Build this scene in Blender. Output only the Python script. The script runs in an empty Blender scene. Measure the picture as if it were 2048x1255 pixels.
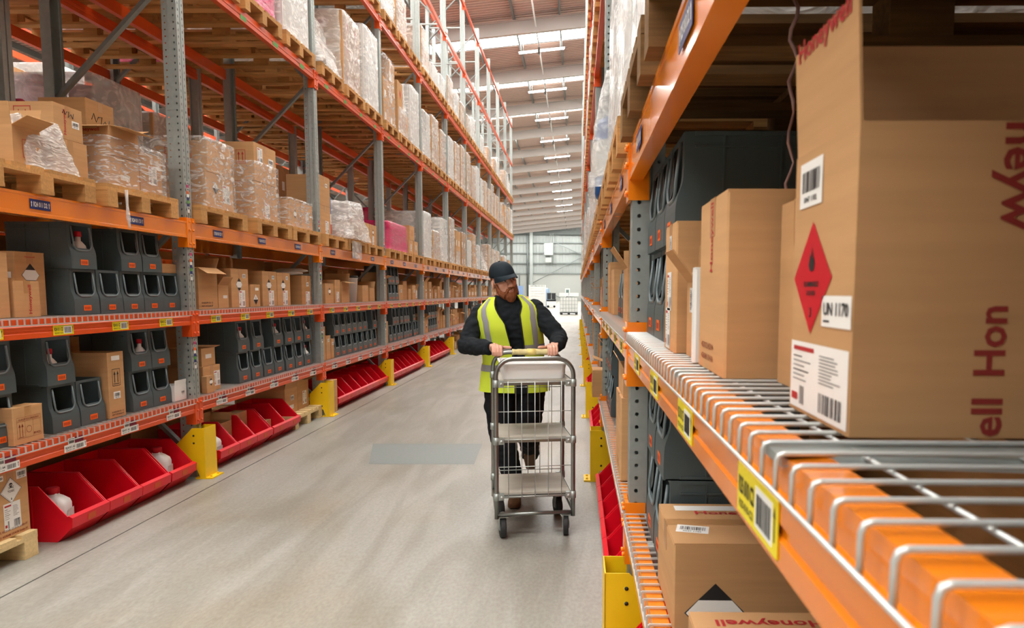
import bpy, bmesh, math, random
from mathutils import Vector, Matrix
S = bpy.context.scene
COL = S.collection
PI = math.pi
rnd = random.Random(7)

# ---------------------------------------------------------------- camera, world, light, exposure
cam_d = bpy.data.cameras.new('camera')
cam = bpy.data.objects.new('camera', cam_d)
COL.objects.link(cam)
S.camera = cam
W_, F_ = 2048.0, 1400.0
cam_d.sensor_fit = 'HORIZONTAL'
cam_d.sensor_width = 36.0
cam_d.lens = 36.0 * F_ / W_
cam_d.shift_x = -(1128.0 - 1024.0) / W_
cam_d.shift_y = (708.86 - 627.5) / W_
cam_d.clip_start, cam_d.clip_end = 0.02, 400
_yaw, _pitch, _roll, CAM_H = 0.01789, 0.08912, 0.00213, 1.4906
_f = Vector((-math.sin(_yaw), math.cos(_yaw), 0))
_r = Vector((math.cos(_yaw), math.sin(_yaw), 0))
_u = Vector((0, 0, 1))
_f2 = _f * math.cos(_pitch) - _u * math.sin(_pitch)
_u2 = _u * math.cos(_pitch) + _f * math.sin(_pitch)
_r3 = _r * math.cos(_roll) + _u2 * math.sin(_roll)
_u3 = _u2 * math.cos(_roll) - _r * math.sin(_roll)
cam.matrix_world = Matrix(((_r3.x, _u3.x, -_f2.x, 0), (_r3.y, _u3.y, -_f2.y, 0), (_r3.z, _u3.z, -_f2.z, CAM_H), (0, 0, 0, 1)))
cam_d.dof.use_dof = True
cam_d.dof.focus_distance = 4.8
cam_d.dof.aperture_fstop = 7.0

w = bpy.data.worlds.new('world'); S.world = w; w.use_nodes = True
w.node_tree.nodes['Background'].inputs[0].default_value = (1.0, 0.985, 0.96, 1)
w.node_tree.nodes['Background'].inputs[1].default_value = WORLD_STRENGTH = 0.45
SKYLIGHT, TUBE = 30.0, 25.0
S.view_settings.view_transform = 'Standard'
S.view_settings.look = 'None'
S.view_settings.gamma = 1.0
S.view_settings.use_curve_mapping = False
S.view_settings.exposure = -0.32
S.cycles.max_bounces = 7
S.cycles.diffuse_bounces = 3
S.cycles.glossy_bounces = 3
S.cycles.transmission_bounces = 4
S.cycles.transparent_max_bounces = 20
S.cycles.caustics_reflective = False
S.cycles.caustics_refractive = False
S.cycles.sample_clamp_indirect = 6.0

# ---------------------------------------------------------------- materials
def lin(h):
    h = h.lstrip('#')
    c = [int(h[i:i + 2], 16) / 255 for i in (0, 2, 4)]
    return tuple(x / 12.92 if x <= 0.04045 else ((x + 0.055) / 1.055) ** 2.4 for x in c) + (1.0,)
MATS = {}
def mat(name, hexc, rough=0.6, metal=0.0, var=0.0, scale=8.0, stretch=(1, 1, 1), bump=0.0, spec=0.5, coat=0.0, hex2=None, detail=4.0, emit=0.0, trans=0.0):
    if name in MATS: return MATS[name]
    m = bpy.data.materials.new(name); m.use_nodes = True
    nt = m.node_tree; b = nt.nodes['Principled BSDF']
    c = lin(hexc)
    b.inputs['Base Color'].default_value = c
    b.inputs['Roughness'].default_value = rough
    b.inputs['Metallic'].default_value = metal
    b.inputs['Specular IOR Level'].default_value = spec
    b.inputs['Coat Weight'].default_value = coat
    if trans: b.inputs['Transmission Weight'].default_value = trans
    if emit:
        b.inputs['Emission Color'].default_value = c
        b.inputs['Emission Strength'].default_value = emit
    if var or hex2 or bump:
        tc = nt.nodes.new('ShaderNodeTexCoord'); mp = nt.nodes.new('ShaderNodeMapping')
        mp.inputs['Scale'].default_value = stretch
        nz = nt.nodes.new('ShaderNodeTexNoise'); nz.inputs['Scale'].default_value = scale; nz.inputs['Detail'].default_value = detail
        nt.links.new(tc.outputs['Object'], mp.inputs[0]); nt.links.new(mp.outputs[0], nz.inputs['Vector'])
        if var or hex2:
            rp = nt.nodes.new('ShaderNodeValToRGB')
            if hex2: c2 = lin(hex2); c1 = c
            else:
                c1 = tuple(min(1, x * (1 + var)) for x in c[:3]) + (1,); c2 = tuple(x * (1 - var) for x in c[:3]) + (1,)
            rp.color_ramp.elements[0].position = 0.3; rp.color_ramp.elements[0].color = c2
            rp.color_ramp.elements[1].position = 0.7; rp.color_ramp.elements[1].color = c1
            nt.links.new(nz.outputs['Fac'], rp.inputs[0])
            # each object a slightly different tone
            oi = nt.nodes.new('ShaderNodeObjectInfo'); hv = nt.nodes.new('ShaderNodeHueSaturation')
            mr = nt.nodes.new('ShaderNodeMapRange'); mr.inputs['To Min'].default_value = 1 - var * 0.9; mr.inputs['To Max'].default_value = 1 + var * 0.9
            nt.links.new(oi.outputs['Random'], mr.inputs[0]); nt.links.new(mr.outputs[0], hv.inputs['Value'])
            nt.links.new(rp.outputs[0], hv.inputs['Color']); nt.links.new(hv.outputs[0], b.inputs['Base Color'])
        if bump:
            bp = nt.nodes.new('ShaderNodeBump'); bp.inputs['Strength'].default_value = bump; bp.inputs['Distance'].default_value = 0.01
            nt.links.new(nz.outputs['Fac'], bp.inputs['Height']); nt.links.new(bp.outputs[0], b.inputs['Normal'])
    MATS[name] = m
    return m

def film_mat(name, hexc, lo, hi, scale=5.0, stretch=(1, 1, 4), bump=0.6):
    m = bpy.data.materials.new(name); m.use_nodes = True
    nt = m.node_tree; b = nt.nodes['Principled BSDF']
    b.inputs['Base Color'].default_value = lin(hexc); b.inputs['Roughness'].default_value = 0.22
    b.inputs['Specular IOR Level'].default_value = 0.7
    tc = nt.nodes.new('ShaderNodeTexCoord'); mp = nt.nodes.new('ShaderNodeMapping'); mp.inputs['Scale'].default_value = stretch
    mp.inputs['Rotation'].default_value = (0.2, 0.35, 0.3)
    nz = nt.nodes.new('ShaderNodeTexNoise'); nz.inputs['Scale'].default_value = scale; nz.inputs['Detail'].default_value = 9; nz.inputs['Distortion'].default_value = 2.2
    mr = nt.nodes.new('ShaderNodeMapRange'); mr.inputs['From Min'].default_value = 0.48; mr.inputs['From Max'].default_value = 0.72
    mr.inputs['To Min'].default_value = lo; mr.inputs['To Max'].default_value = hi
    bp = nt.nodes.new('ShaderNodeBump'); bp.inputs['Strength'].default_value = bump; bp.inputs['Distance'].default_value = 0.03
    L = nt.links.new
    L(tc.outputs['Object'], mp.inputs[0]); L(mp.outputs[0], nz.inputs['Vector']); L(nz.outputs['Fac'], mr.inputs[0])
    L(mr.outputs[0], b.inputs['Alpha']); L(nz.outputs['Fac'], bp.inputs['Height']); L(bp.outputs[0], b.inputs['Normal'])
    MATS[name] = m
    return m

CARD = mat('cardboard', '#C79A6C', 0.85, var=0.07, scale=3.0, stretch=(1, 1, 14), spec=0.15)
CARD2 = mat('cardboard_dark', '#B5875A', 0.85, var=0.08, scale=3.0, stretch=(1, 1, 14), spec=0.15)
CARDIN = mat('cardboard_inside', '#A97D52', 0.9, var=0.05, spec=0.1)
TAPE = mat('parcel_tape', '#B98A5A', 0.3, spec=0.5)
WHITE = mat('label_paper', '#F1EFEA', 0.55)
WHITE2 = mat('white_plastic', '#EDEDEA', 0.4)
BLACK = mat('print_black', '#1B1A1A', 0.6)
GREYP = mat('print_grey', '#8C8A88', 0.6)
REDP = mat('print_red', '#B5282B', 0.6)
REDD = mat('label_red', '#C2001B', 0.6)
BROWNP = mat('print_brown', '#8A3B22', 0.7)
PINKP = mat('label_pink', '#C03A72', 0.5)
BLUEP = mat('label_blue', '#1E2A6B', 0.45)
YELP = mat('label_yellow', '#F4E01A', 0.4)
GREENP = mat('label_green', '#5FA548', 0.5)
ORLAB = mat('label_orange', '#F26A1B', 0.5)
STEEL = mat('galvanised_steel', '#A9B1AE', 0.42, metal=0.55, var=0.07, scale=30)
STEELW = mat('galvanised_wire', '#CDD1CF', 0.35, metal=0.45)
STEELD = mat('trolley_steel', '#8F918E', 0.3, metal=0.85, var=0.12, scale=14)
BEAMO = mat('beam_orange', '#F58612', 0.2, var=0.04, scale=3, spec=0.6, coat=0.25)
BEAMR = mat('beam_red_orange', '#E4561F', 0.33, var=0.05, scale=3)
BINS = mat('bin_slate', '#4A575A', 0.45, var=0.06, scale=6)
REDBIN = mat('bin_red', '#E30E26', 0.32, var=0.05, scale=4)
YEL = mat('guard_yellow', '#F6C90A', 0.45, var=0.04, scale=6)
WOOD = mat('pallet_wood', '#C2915A', 0.8, var=0.16, scale=5, stretch=(1, 12, 12), spec=0.2)
WOODP = mat('pallet_wood_pale', '#E0C592', 0.8, var=0.1, scale=5, stretch=(1, 12, 12), spec=0.2)
DARKPL = mat('black_plastic', '#24272A', 0.5)
FILM = film_mat('clear_film', '#F4F3F0', 0.14, 0.9, scale=4, stretch=(1, 1, 2.0), bump=.4)
FILMW = film_mat('milky_film', '#F6F4F0', 0.4, 0.95, scale=4, stretch=(1, 1, 2), bump=.5)
FILMP = film_mat('pink_film', '#E01A66', 0.75, 1.0, scale=4)
BLUEPL = mat('blue_plastic', '#1E5FA8', 0.4)
RUBBER = mat('rubber', '#2A2A2B', 0.7)

# ---------------------------------------------------------------- mesh helpers
class M:
    def __init__(s): s.v = []; s.f = []; s.m = []; s.sm = []
    def add(s, vs, fs, mi=0, smooth=False):
        n = len(s.v); s.v += [tuple(p) for p in vs]
        for f in fs: s.f.append([n + i for i in f]); s.m.append(mi); s.sm.append(smooth)
    def box(s, x0, x1, y0, y1, z0, z1, mi=0):
        if x0 > x1: x0, x1 = x1, x0
        if y0 > y1: y0, y1 = y1, y0
        s.add([(x0, y0, z0), (x1, y0, z0), (x1, y1, z0), (x0, y1, z0), (x0, y0, z1), (x1, y0, z1), (x1, y1, z1), (x0, y1, z1)],
              [(3, 2, 1, 0), (4, 5, 6, 7), (0, 1, 5, 4), (1, 2, 6, 5), (2, 3, 7, 6), (3, 0, 4, 7)], mi)
    def bar(s, p, q, wx, wz, mi=0, up=(0, 0, 1)):
        p, q = Vector(p), Vector(q); d = (q - p).normalized(); a = d.cross(Vector(up))
        if a.length < 1e-4: a = d.cross(Vector((1, 0, 0)))
        a.normalize(); b = a.cross(d); vs = []
        for e in (p, q):
            for sx, sz in ((-1, -1), (1, -1), (1, 1), (-1, 1)): vs.append(e + a * sx * wx / 2 + b * sz * wz / 2)
        s.add(vs, [(3, 2, 1, 0), (4, 5, 6, 7), (0, 1, 5, 4), (1, 2, 6, 5), (2, 3, 7, 6), (3, 0, 4, 7)], mi)
    def prism(s, poly, lo, hi, plane='xz', mi=0, caps=True):
        n = len(poly)
        def pt(a, b, t): return {'xz': (a, t, b), 'yz': (t, a, b), 'xy': (a, b, t)}[plane]
        vs = [pt(a, b, lo) for a, b in poly] + [pt(a, b, hi) for a, b in poly]
        fs = [(i, (i + 1) % n, n + (i + 1) % n, n + i) for i in range(n)]
        if caps: fs += [tuple(range(n - 1, -1, -1)), tuple(range(n, 2 * n))]
        s.add(vs, fs, mi)
    def tube(s, path, r, n=8, mi=0, closed=False, smooth=True, caps=True):
        path = [Vector(p) for p in path]; k = len(path); rr = r if isinstance(r, (list, tuple)) else [r] * k
        rings = []; prev = None
        for i, p in enumerate(path):
            a = path[i - 1] if i or closed else p; b = path[(i + 1) % k] if i < k - 1 or closed else p
            d = (b - a).normalized()
            if prev is None:
                u = d.cross(Vector((0, 0, 1)))
                if u.length < 1e-3: u = d.cross(Vector((0, 1, 0)))
            else: u = prev - d * prev.dot(d)
            u.normalize(); v = d.cross(u); prev = u
            rings.append([p + (u * math.cos(2 * PI * j / n) + v * math.sin(2 * PI * j / n)) * rr[i] for j in range(n)])
        vs = [q for R in rings for q in R]; fs = []
        for i in range(k if closed else k - 1):
            i2 = (i + 1) % k
            for j in range(n): fs.append((i * n + j, i * n + (j + 1) % n, i2 * n + (j + 1) % n, i2 * n + j))
        if caps and not closed: fs += [tuple(range(n - 1, -1, -1)), tuple(range((k - 1) * n, k * n))]
        s.add(vs, fs, mi, smooth)
    def lathe(s, prof, n=20, o=(0, 0, 0), mi=0, smooth=True, sx=1, sy=1):
        vs = []; k = len(prof)
        for r, z in prof:
            for j in range(n): vs.append((o[0] + sx * r * math.cos(2 * PI * j / n), o[1] + sy * r * math.sin(2 * PI * j / n), o[2] + z))
        fs = [(i * n + j, i * n + (j + 1) % n, (i + 1) * n + (j + 1) % n, (i + 1) * n + j) for i in range(k - 1) for j in range(n)]
        fs += [tuple(range(n - 1, -1, -1)), tuple(range((k - 1) * n, k * n))]
        s.add(vs, fs, mi, smooth)
    def loft(s, rings, mi=0, smooth=True, caps=True, closed=True):
        n = len(rings[0]); k = len(rings); vs = [p for R in rings for p in R]
        fs = [(i * n + j, i * n + (j + 1) % n, (i + 1) * n + (j + 1) % n, (i + 1) * n + j) for i in range(k - 1) for j in range(n if closed else n - 1)]
        if caps and closed: fs += [tuple(range(n - 1, -1, -1)), tuple(range((k - 1) * n, k * n))]
        s.add(vs, fs, mi, smooth)
    def mesh(s, name, *mats):
        me = bpy.data.meshes.new(name)
        me.from_pydata(s.v, [], s.f)
        for mm in mats: me.materials.append(mm)
        me.polygons.foreach_set('material_index', s.m)
        me.polygons.foreach_set('use_smooth', s.sm)
        me.update()
        return me

def put(name, me, parent=None, loc=(0, 0, 0), rot=None, scale=None, label=None, cat=None, group=None, kind=None):
    o = bpy.data.objects.new(name, me); COL.objects.link(o)
    o.location = loc
    if rot: o.rotation_euler = rot
    if scale: o.scale = scale
    if parent is not None: o.parent = parent
    if label: o['label'] = label
    if cat: o['category'] = cat
    if group: o['group'] = group
    if kind: o['kind'] = kind
    return o
def thing(name, label, cat, loc=(0, 0, 0), rz=0.0, group=None):
    return put(name, None, None, loc, (0, 0, rz), None, label, cat, group)
KIDS = {}
def kids(o):
    return [c for c in COL.objects if c.parent == o]
def dup(o, ch, loc, rz=None, label=None, group=None, scale=None):
    """copy of a thing and the listed parts [(part, [sub-parts])]"""
    c = o.copy(); COL.objects.link(c); c.location = loc
    if rz is not None: c.rotation_euler = (0, 0, rz)
    if scale: c.scale = scale
    if label: c['label'] = label
    if group: c['group'] = group
    for p in ch:
        d = p.copy(); COL.objects.link(d); d.parent = c
    return c
def frame(origin, right, up):
    r = Vector(right).normalized(); u = Vector(up).normalized(); n = r.cross(u)
    return Matrix(((r.x, u.x, n.x, origin[0]), (r.y, u.y, n.y, origin[1]), (r.z, u.z, n.z, origin[2]), (0, 0, 0, 1)))
def decal(name, me, parent, origin, right, up, sx=1.0, sy=1.0, off=0.0012, label=None):
    """a thin printed piece lying on a face: its x runs along «right», its y along «up» (parent's own space)"""
    Mx = frame(origin, right, up)
    Mx.translation = Vector(origin) + Vector(right).normalized().cross(Vector(up).normalized()) * off
    o = put(name, me, parent, label=label)
    o.matrix_local = Mx @ Matrix.Diagonal((sx, sy, 1, 1))
    return o
TXT = {}
def text(s, h, m, bold=0.02, w=None, thick=0.0):
    """flat lettering, centred, cap height h (or squeezed to width w)"""
    key = (s, round(h, 4), m.name, bold, w)
    if key in TXT: return TXT[key]
    c = bpy.data.curves.new('lettering', 'FONT'); c.body = s; c.size = 1.0; c.align_x = 'CENTER'; c.align_y = 'CENTER'
    c.offset = bold; c.resolution_u = 2
    o = bpy.data.objects.new('lettering', c); COL.objects.link(o)
    dg = bpy.context.evaluated_depsgraph_get()
    me = bpy.data.meshes.new_from_object(o.evaluated_get(dg)); me.name = 'lettering'
    bpy.data.objects.remove(o)
    xs = [v.co.x for v in me.vertices]; ys = [v.co.y for v in me.vertices]
    cx, cy = (min(xs) + max(xs)) / 2, (min(ys) + max(ys)) / 2
    ky = h / (max(ys) - min(ys)); kx = (w / (max(xs) - min(xs))) if w else ky
    for v in me.vertices: v.co = ((v.co.x - cx) * kx, (v.co.y - cy) * ky, thick)
    me.materials.clear(); me.materials.append(m)
    TXT[key] = me
    return me
def addtext(mm, s, x, y, h, mi, z=0.0006, w=None, bold=0.02):
    """put lettering into a mesh accumulator (print on a label)"""
    me = text(s, h, BLACK, bold, w)
    mm.add([(v.co.x + x, v.co.y + y, z) for v in me.vertices], [list(p.vertices) for p in me.polygons], mi)
ORD = ['first', 'second', 'third', 'fourth', 'fifth', 'sixth', 'seventh', 'eighth', 'ninth', 'tenth', 'eleventh', 'twelfth', 'thirteenth',
       'fourteenth', 'fifteenth', 'sixteenth', 'seventeenth', 'eighteenth', 'nineteenth', 'twentieth']
# ---------------------------------------------------------------- setting: floor, roof, end wall
def floor_mat():
    m = bpy.data.materials.new('concrete_floor'); m.use_nodes = True
    nt = m.node_tree; b = nt.nodes['Principled BSDF']; L = nt.links.new
    tc = nt.nodes.new('ShaderNodeTexCoord')
    def noise(scale, st, det=6, dis=0.0, rot=0):
        mp = nt.nodes.new('ShaderNodeMapping'); mp.inputs['Scale'].default_value = st; mp.inputs['Rotation'].default_value = (0, 0, rot)
        n = nt.nodes.new('ShaderNodeTexNoise'); n.inputs['Scale'].default_value = scale; n.inputs['Detail'].default_value = det; n.inputs['Distortion'].default_value = dis
        L(tc.outputs['Object'], mp.inputs[0]); L(mp.outputs[0], n.inputs['Vector']); return n.outputs['Fac']
    def ramp(f, p0, c0, p1, c1):
        r = nt.nodes.new('ShaderNodeValToRGB'); e = r.color_ramp.elements
        e[0].position, e[0].color = p0, lin(c0); e[1].position, e[1].color = p1, lin(c1); L(f, r.inputs[0]); return r.outputs[0]
    def mix(a, c, fac, mode='MULTIPLY'):
        x = nt.nodes.new('ShaderNodeMix'); x.data_type = 'RGBA'; x.blend_type = mode
        if isinstance(fac, float): x.inputs[0].default_value = fac
        else: L(fac, x.inputs[0])
        L(a, x.inputs[6]); L(c, x.inputs[7]); return x.outputs[2]
    base = ramp(noise(0.55, (1, 0.45, 1), 5, 0.6), 0.3, '#9C9A92', 0.7, '#B3B2AB')
    warm = ramp(noise(0.9, (1, 0.6, 1), 4, 0.8, 0.4), 0.5, '#FFFFFF', 0.72, '#E9D9C2')
    scuff = ramp(noise(3.2, (1, 0.16, 1), 8, 1.4, 0.25), 0.42, '#E4E2DE', 0.62, '#FFFFFF')
    fine = ramp(noise(60, (1, 0.5, 1), 8), 0.3, '#E2E0DC', 0.7, '#FFFFFF')
    c = mix(mix(mix(base, warm, 0.6), scuff, 0.85), fine, 0.8)
    L(c, b.inputs['Base Color'])
    mr = nt.nodes.new('ShaderNodeMapRange'); mr.inputs['To Min'].default_value = 0.28; mr.inputs['To Max'].default_value = 0.5
    L(noise(2.0, (1, 0.3, 1), 6, 1.0), mr.inputs[0]); L(mr.outputs[0], b.inputs['Roughness'])
    b.inputs['Specular IOR Level'].default_value = 0.35
    bp = nt.nodes.new('ShaderNodeBump'); bp.inputs['Strength'].default_value = 0.06; bp.inputs['Distance'].default_value = 0.003
    L(noise(30, (1, 1, 1), 8), bp.inputs['Height']); L(bp.outputs[0], b.inputs['Normal'])
    return m
FLOOR = floor_mat()
PATCH = mat('patch_concrete', '#7C8380', 0.5, var=0.05, scale=40)
JOINT = mat('joint_filler', '#5E5C58', 0.8)
m = M(); m.box(-26, -2.812, -12, 118, -0.2, 0); m.box(-2.800, 18, -12, 118, -0.2, 0)
floor = put('floor', m.mesh('floor', FLOOR), kind='structure')
m = M(); m.box(-2.812, -2.800, -12, 118, -0.2, -0.005); put('floor_joint', m.mesh('floor_joint', JOINT), floor)
m = M(); m.add([(-1.80, 5.94, .001), (-.885, 5.955, .001), (-.925, 6.78, .001), (-2.0, 6.75, .001)], [(0, 1, 2, 3)])
put('floor_patch', m.mesh('floor_patch', PATCH), floor)

ROOF_S = 0.10
def roof_z(x): return 12.25 + ROOF_S * (x + 1.3)
SHEET = mat('roof_sheet', '#CDAFA2', 0.55, var=0.03, scale=0.4)
RAFT = mat('rafter_paint', '#C9BFB9', 0.5)
PURL = mat('purlin_steel', '#6F7371', 0.45)
SKYL = mat('skylight_lit', '#FFFDF8', 0.5, emit=SKYLIGHT)
X0, X1 = -26.0, 18.0
ceiling = None
RY = [28.1 + 6 * k for k in range(-7, 15)]
m = M()
def sheet(ya, yb, X0=X0, X1=X1):
    y = ya; pr = []
    while y < yb - 0.01:
        pr += [(y, 0), (y + .09, 0), (y + .11, .045), (y + .20, .045)] ; y += .22
    pr.append((yb, 0))
    vs = [(X0, yy, roof_z(X0) + dz) for yy, dz in pr] + [(X1, yy, roof_z(X1) + dz) for yy, dz in pr]; n = len(pr)
    m.add(vs, [(i, i + 1, n + i + 1, n + i) for i in range(n - 1)])
for y in RY: sheet(y - .15, y + 2.0); sheet(y + 3.3, y + 5.85); sheet(y + 2.0, y + 3.3, X0, -13); sheet(y + 2.0, y + 3.3, 5, X1)
ceiling = put('ceiling', m.mesh('ceiling', SHEET), kind='structure')
def sloped(mm, xa, xb, ya, yb, dz0, dz1):
    mm.add([(xa, ya, roof_z(xa) + dz0), (xb, ya, roof_z(xb) + dz0), (xb, yb, roof_z(xb) + dz0), (xa, yb, roof_z(xa) + dz0),
            (xa, ya, roof_z(xa) + dz1), (xb, ya, roof_z(xb) + dz1), (xb, yb, roof_z(xb) + dz1), (xa, yb, roof_z(xa) + dz1)],
           [(3, 2, 1, 0), (4, 5, 6, 7), (0, 1, 5, 4), (1, 2, 6, 5), (2, 3, 7, 6), (3, 0, 4, 7)])
m = M(); sloped(m, X0, X1, 0, .02, -.70, -.2); sloped(m, X0, X1, -.10, .12, -.72, -.70); sloped(m, X0, X1, -.11, .13, -.22, -.2)
me = m.mesh('rafter', RAFT)
for y in RY: put('rafter', me, ceiling, (0, y, 0))
m = M(); m.bar((0, RY[0], 0), (0, 118, 0), .07, .19)
me = m.mesh('purlin', PURL)
for k in range(-12, 11):
    x = -0.70 + 1.77 * k
    put('purlin', me, ceiling, (x, 0, roof_z(x) - .105))
m = M(); sloped(m, -13, 5, 2.0, 3.3, .05, .06)
me = m.mesh('skylight', SKYL)
for y in RY: put('skylight', me, ceiling, (0, y, 0))
TUBEM = mat('light_tube', '#FFFFFF', 0.4, emit=TUBE)
m = M(); m.bar((-1.0, 0, -.10), (1.0, 0, .10), .09, .05); house = m.mesh('housing', WHITE2)
m = M(); m.bar((-.97, 0, -.147), (.97, 0, .047), .05, .02); tubem = m.mesh('tube', TUBEM)
for k, y in enumerate([y for y in RY if 16 < y < 100]):
    t = thing('ceiling_light', f'long white strip light hung under the roof below the {ORD[k]} skylight', 'light', (-1.55, y + 3.2, roof_z(-1.55) - .32), group='roof strip lights')
    put('housing', house, t); put('tube', tubem, t)
    m = M(); m.tube([(-.8, 0, -.05), (-.8, 0, .25)], .006, 6); m.tube([(.8, 0, .1), (.8, 0, .41)], .006, 6); put('hanger', m.mesh('hanger', STEELW), t)
# conduit along the roof with small detectors
m = M(); m.tube([(-1.62, 8, 11.72), (-1.62, 112, 11.72)], .03, 8)
t = put('conduit_pipe', m.mesh('conduit_pipe', WHITE2), label='thin white conduit pipe running lengthwise under the roof with small hanging boxes', cat='pipe')
m = M(); m.box(-.05, .05, -.08, .08, -.3, -.02); m.box(-.012, .012, -.012, .012, -.02, .45)
me = m.mesh('detector_box', STEELD)
for y in RY:
    if y > 20: put('detector_box', me, t, (-1.62, y + 2.3, 11.72))
# end wall at Y = 118: lower white panel, ribbed cladding above, rails, braces, column
CLAD = mat('wall_cladding', '#A9AFAD', 0.55, var=0.02, scale=0.5)
LOWP = mat('wall_lower_panel', '#B4B7B3', 0.6)
RAIL = mat('wall_rail', '#8B9391', 0.5)
DKRAIL = mat('dark_rail', '#5D6462', 0.5)
m = M(); m.box(-26, 18, 118, 118.2, 0, 4.6)
wall = put('wall_back', m.mesh('wall_back', LOWP), kind='structure')
m = M()
x = -26.0
pr = []
while x < 18: pr += [(x, 0), (x + .5, 0), (x + .55, -.05), (x + 1.0, -.05), (x + 1.05, 0)]; x += 1.1
n = len(pr)
m.add([(a, 118.1 + b, 4.6) for a, b in pr] + [(a, 118.1 + b, roof_z(a) + .1) for a, b in pr], [(i, i + 1, n + i + 1, n + i) for i in range(n - 1)])
put('cladding', m.mesh('cladding', CLAD), wall)
for z in (4.6, 6.3, 8.0, 9.7):
    m = M(); m.box(-26, 18, 117.85, 118.06, z - .09, z + .09); put('rail', m.mesh('rail', RAIL), wall)
m = M(); m.box(-26, 18, 117.6, 118.0, 11.0, 11.75); put('eaves_beam', m.mesh('eaves_beam', DKRAIL), wall)
for x in (-19.5, -7.6, 1.2, 7): m = M(); m.box(x - .25, x + .25, 117.4, 117.9, 0, roof_z(x)); put('column', m.mesh('column', CLAD), wall)
m = M(); m.tube([(-8.2, 117.3, 0), (-8.2, 117.3, 11)], .16, 10); put('downpipe', m.mesh('downpipe', DKRAIL), wall)
m = M(); m.tube([(-9.6, 117.8, 0), (-9.6, 117.8, 4.6)], .08, 8); put('conduit', m.mesh('conduit', DKRAIL), wall)
m = M(); m.tube([(-3.4, 117.6, 9.6), (1.0, 117.6, 7.6)], .07, 6); m.tube([(-7.4, 117.6, 3.0), (1.0, 117.6, 7.4)], .07, 6); m.tube([(-7.4, 117.6, 2.8), (-2.0, 117.6, .2)], .07, 6)
put('brace', m.mesh('brace', RAIL), wall, kind='stuff')
m = M(); m.box(-1.95, -1.15, 117.9, 118.0, 0, 2.1); d = put('door_1', m.mesh('door_1', WHITE2), kind='structure')
m = M(); m.box(-1.8, -1.3, 117.86, 117.9, .9, 1.9); put('pane', m.mesh('pane', mat('door_glass', '#6E8280', 0.1)), d)
m = M(); m.box(-5.4, -4.0, 117.2, 117.8, 7.6, 9.6); m.box(-5.2, -4.2, 117.0, 117.2, 6.4, 7.2)
put('roller_box', m.mesh('roller_box', mat('mesh_grey', '#B9BFBD', 0.5)), wall)
m = M()
for dx in (-.25, 0, .25): m.tube([(-4.2 + dx, 117.6, 6), (-4.2 + dx, 117.6, 11.2)], .05, 6)
put('pipe_bundle', m.mesh('pipe_bundle', CLAD), wall, kind='stuff')
# ---------------------------------------------------------------- pallet racks
Y1, BAY = 5.51, 2.8
LV = dict(C=.6335, B=1.3325, A=2.032, D=4.03, E=5.70, F=7.45, G=9.21)
XL, XR = -3.045, 0.207
TOP = 9.56
def holes_face(m, P, w, h, pitch, cols, hw, hh, rows, z0, ztop):
    """a steel face with real holes: P(a, z) -> point, a across the width"""
    edges = [-w / 2] + [(cols[i] + cols[i + 1]) / 2 for i in range(len(cols) - 1)] + [w / 2]
    for ci, c in enumerate(cols):
        a0, a1 = edges[ci], edges[ci + 1]
        for k in range(rows):
            za, zb = z0 + k * pitch, z0 + (k + 1) * pitch; zc = (za + zb) / 2
            out = [(a0, za), (c, za), (a1, za), (a1, zc), (a1, zb), (c, zb), (a0, zb), (a0, zc)]
            inn = [(c - hw * .7, zc - hh * .75), (c, zc - hh), (c + hw * .7, zc - hh * .75), (c + hw, zc), (c + hw * .7, zc + hh * .75), (c, zc + hh), (c - hw * .7, zc + hh * .75), (c - hw, zc)]
            m.add([P(*q) for q in out] + [P(*q) for q in inn], [(i, (i + 1) % 8, 8 + (i + 1) % 8, 8 + i) for i in range(8)])
        zt = z0 + rows * pitch
        m.add([P(a0, 0), P(a1, 0), P(a1, z0), P(a0, z0), P(a0, zt), P(a1, zt), P(a1, ztop), P(a0, ztop)], [(0, 1, 2, 3), (4, 5, 6, 7)])
def upright_mesh(s, holes=True):
    """omega profile post, front flange at u=0, depth runs towards s*x"""
    m = M()
    if holes:
        rows = 186
        for side in (-1, 1):
            holes_face(m, lambda a, z, side=side: (0, side * .028 + a, z), .044, 0, .05, [0], .0045, .011, rows, .1, TOP)
            holes_face(m, lambda a, z, side=side: (s * (.0335 + a), side * .05, z), .067, 0, .05, [-.008], .0075, .0075, rows, .1, TOP)
            holes_face(m, lambda a, z, side=side: (s * (.0985 + a), side * .036, z), .047, 0, .05, [0], .006, .006, rows, .1, TOP)
            m.add([(s * .067, side * .05, 0), (s * .075, side * .036, 0), (s * .067, side * .05, TOP), (s * .075, side * .036, TOP)], [(0, 1, 3, 2)])
        ins = 1
    else:
        for side in (-1, 1):
            m.add([(0, side * .006, 0), (0, side * .05, 0), (0, side * .05, TOP), (0, side * .006, TOP), (s * .075, side * .05, 0), (s * .075, side * .05, TOP)], [(0, 1, 2, 3), (1, 4, 5, 2)])
    g = .008
    m.add([(0, -.006, 0), (s * g, -.004, 0), (s * g, .004, 0), (0, .006, 0), (0, -.006, TOP), (s * g, -.004, TOP), (s * g, .004, TOP), (0, .006, TOP)], [(0, 1, 5, 4), (1, 2, 6, 5), (2, 3, 7, 6)])
    for side in (-1, 1) if not holes else ():
        m.add([(s * .075, side * .05, 0), (s * .075, side * .062, 0), (s * .09, side * .062, 0), (s * .075, side * .05, TOP), (s * .075, side * .062, TOP), (s * .09, side * .062, TOP)], [(0, 1, 4, 3), (1, 2, 5, 4)])
    return m.mesh('upright', STEEL)
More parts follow.
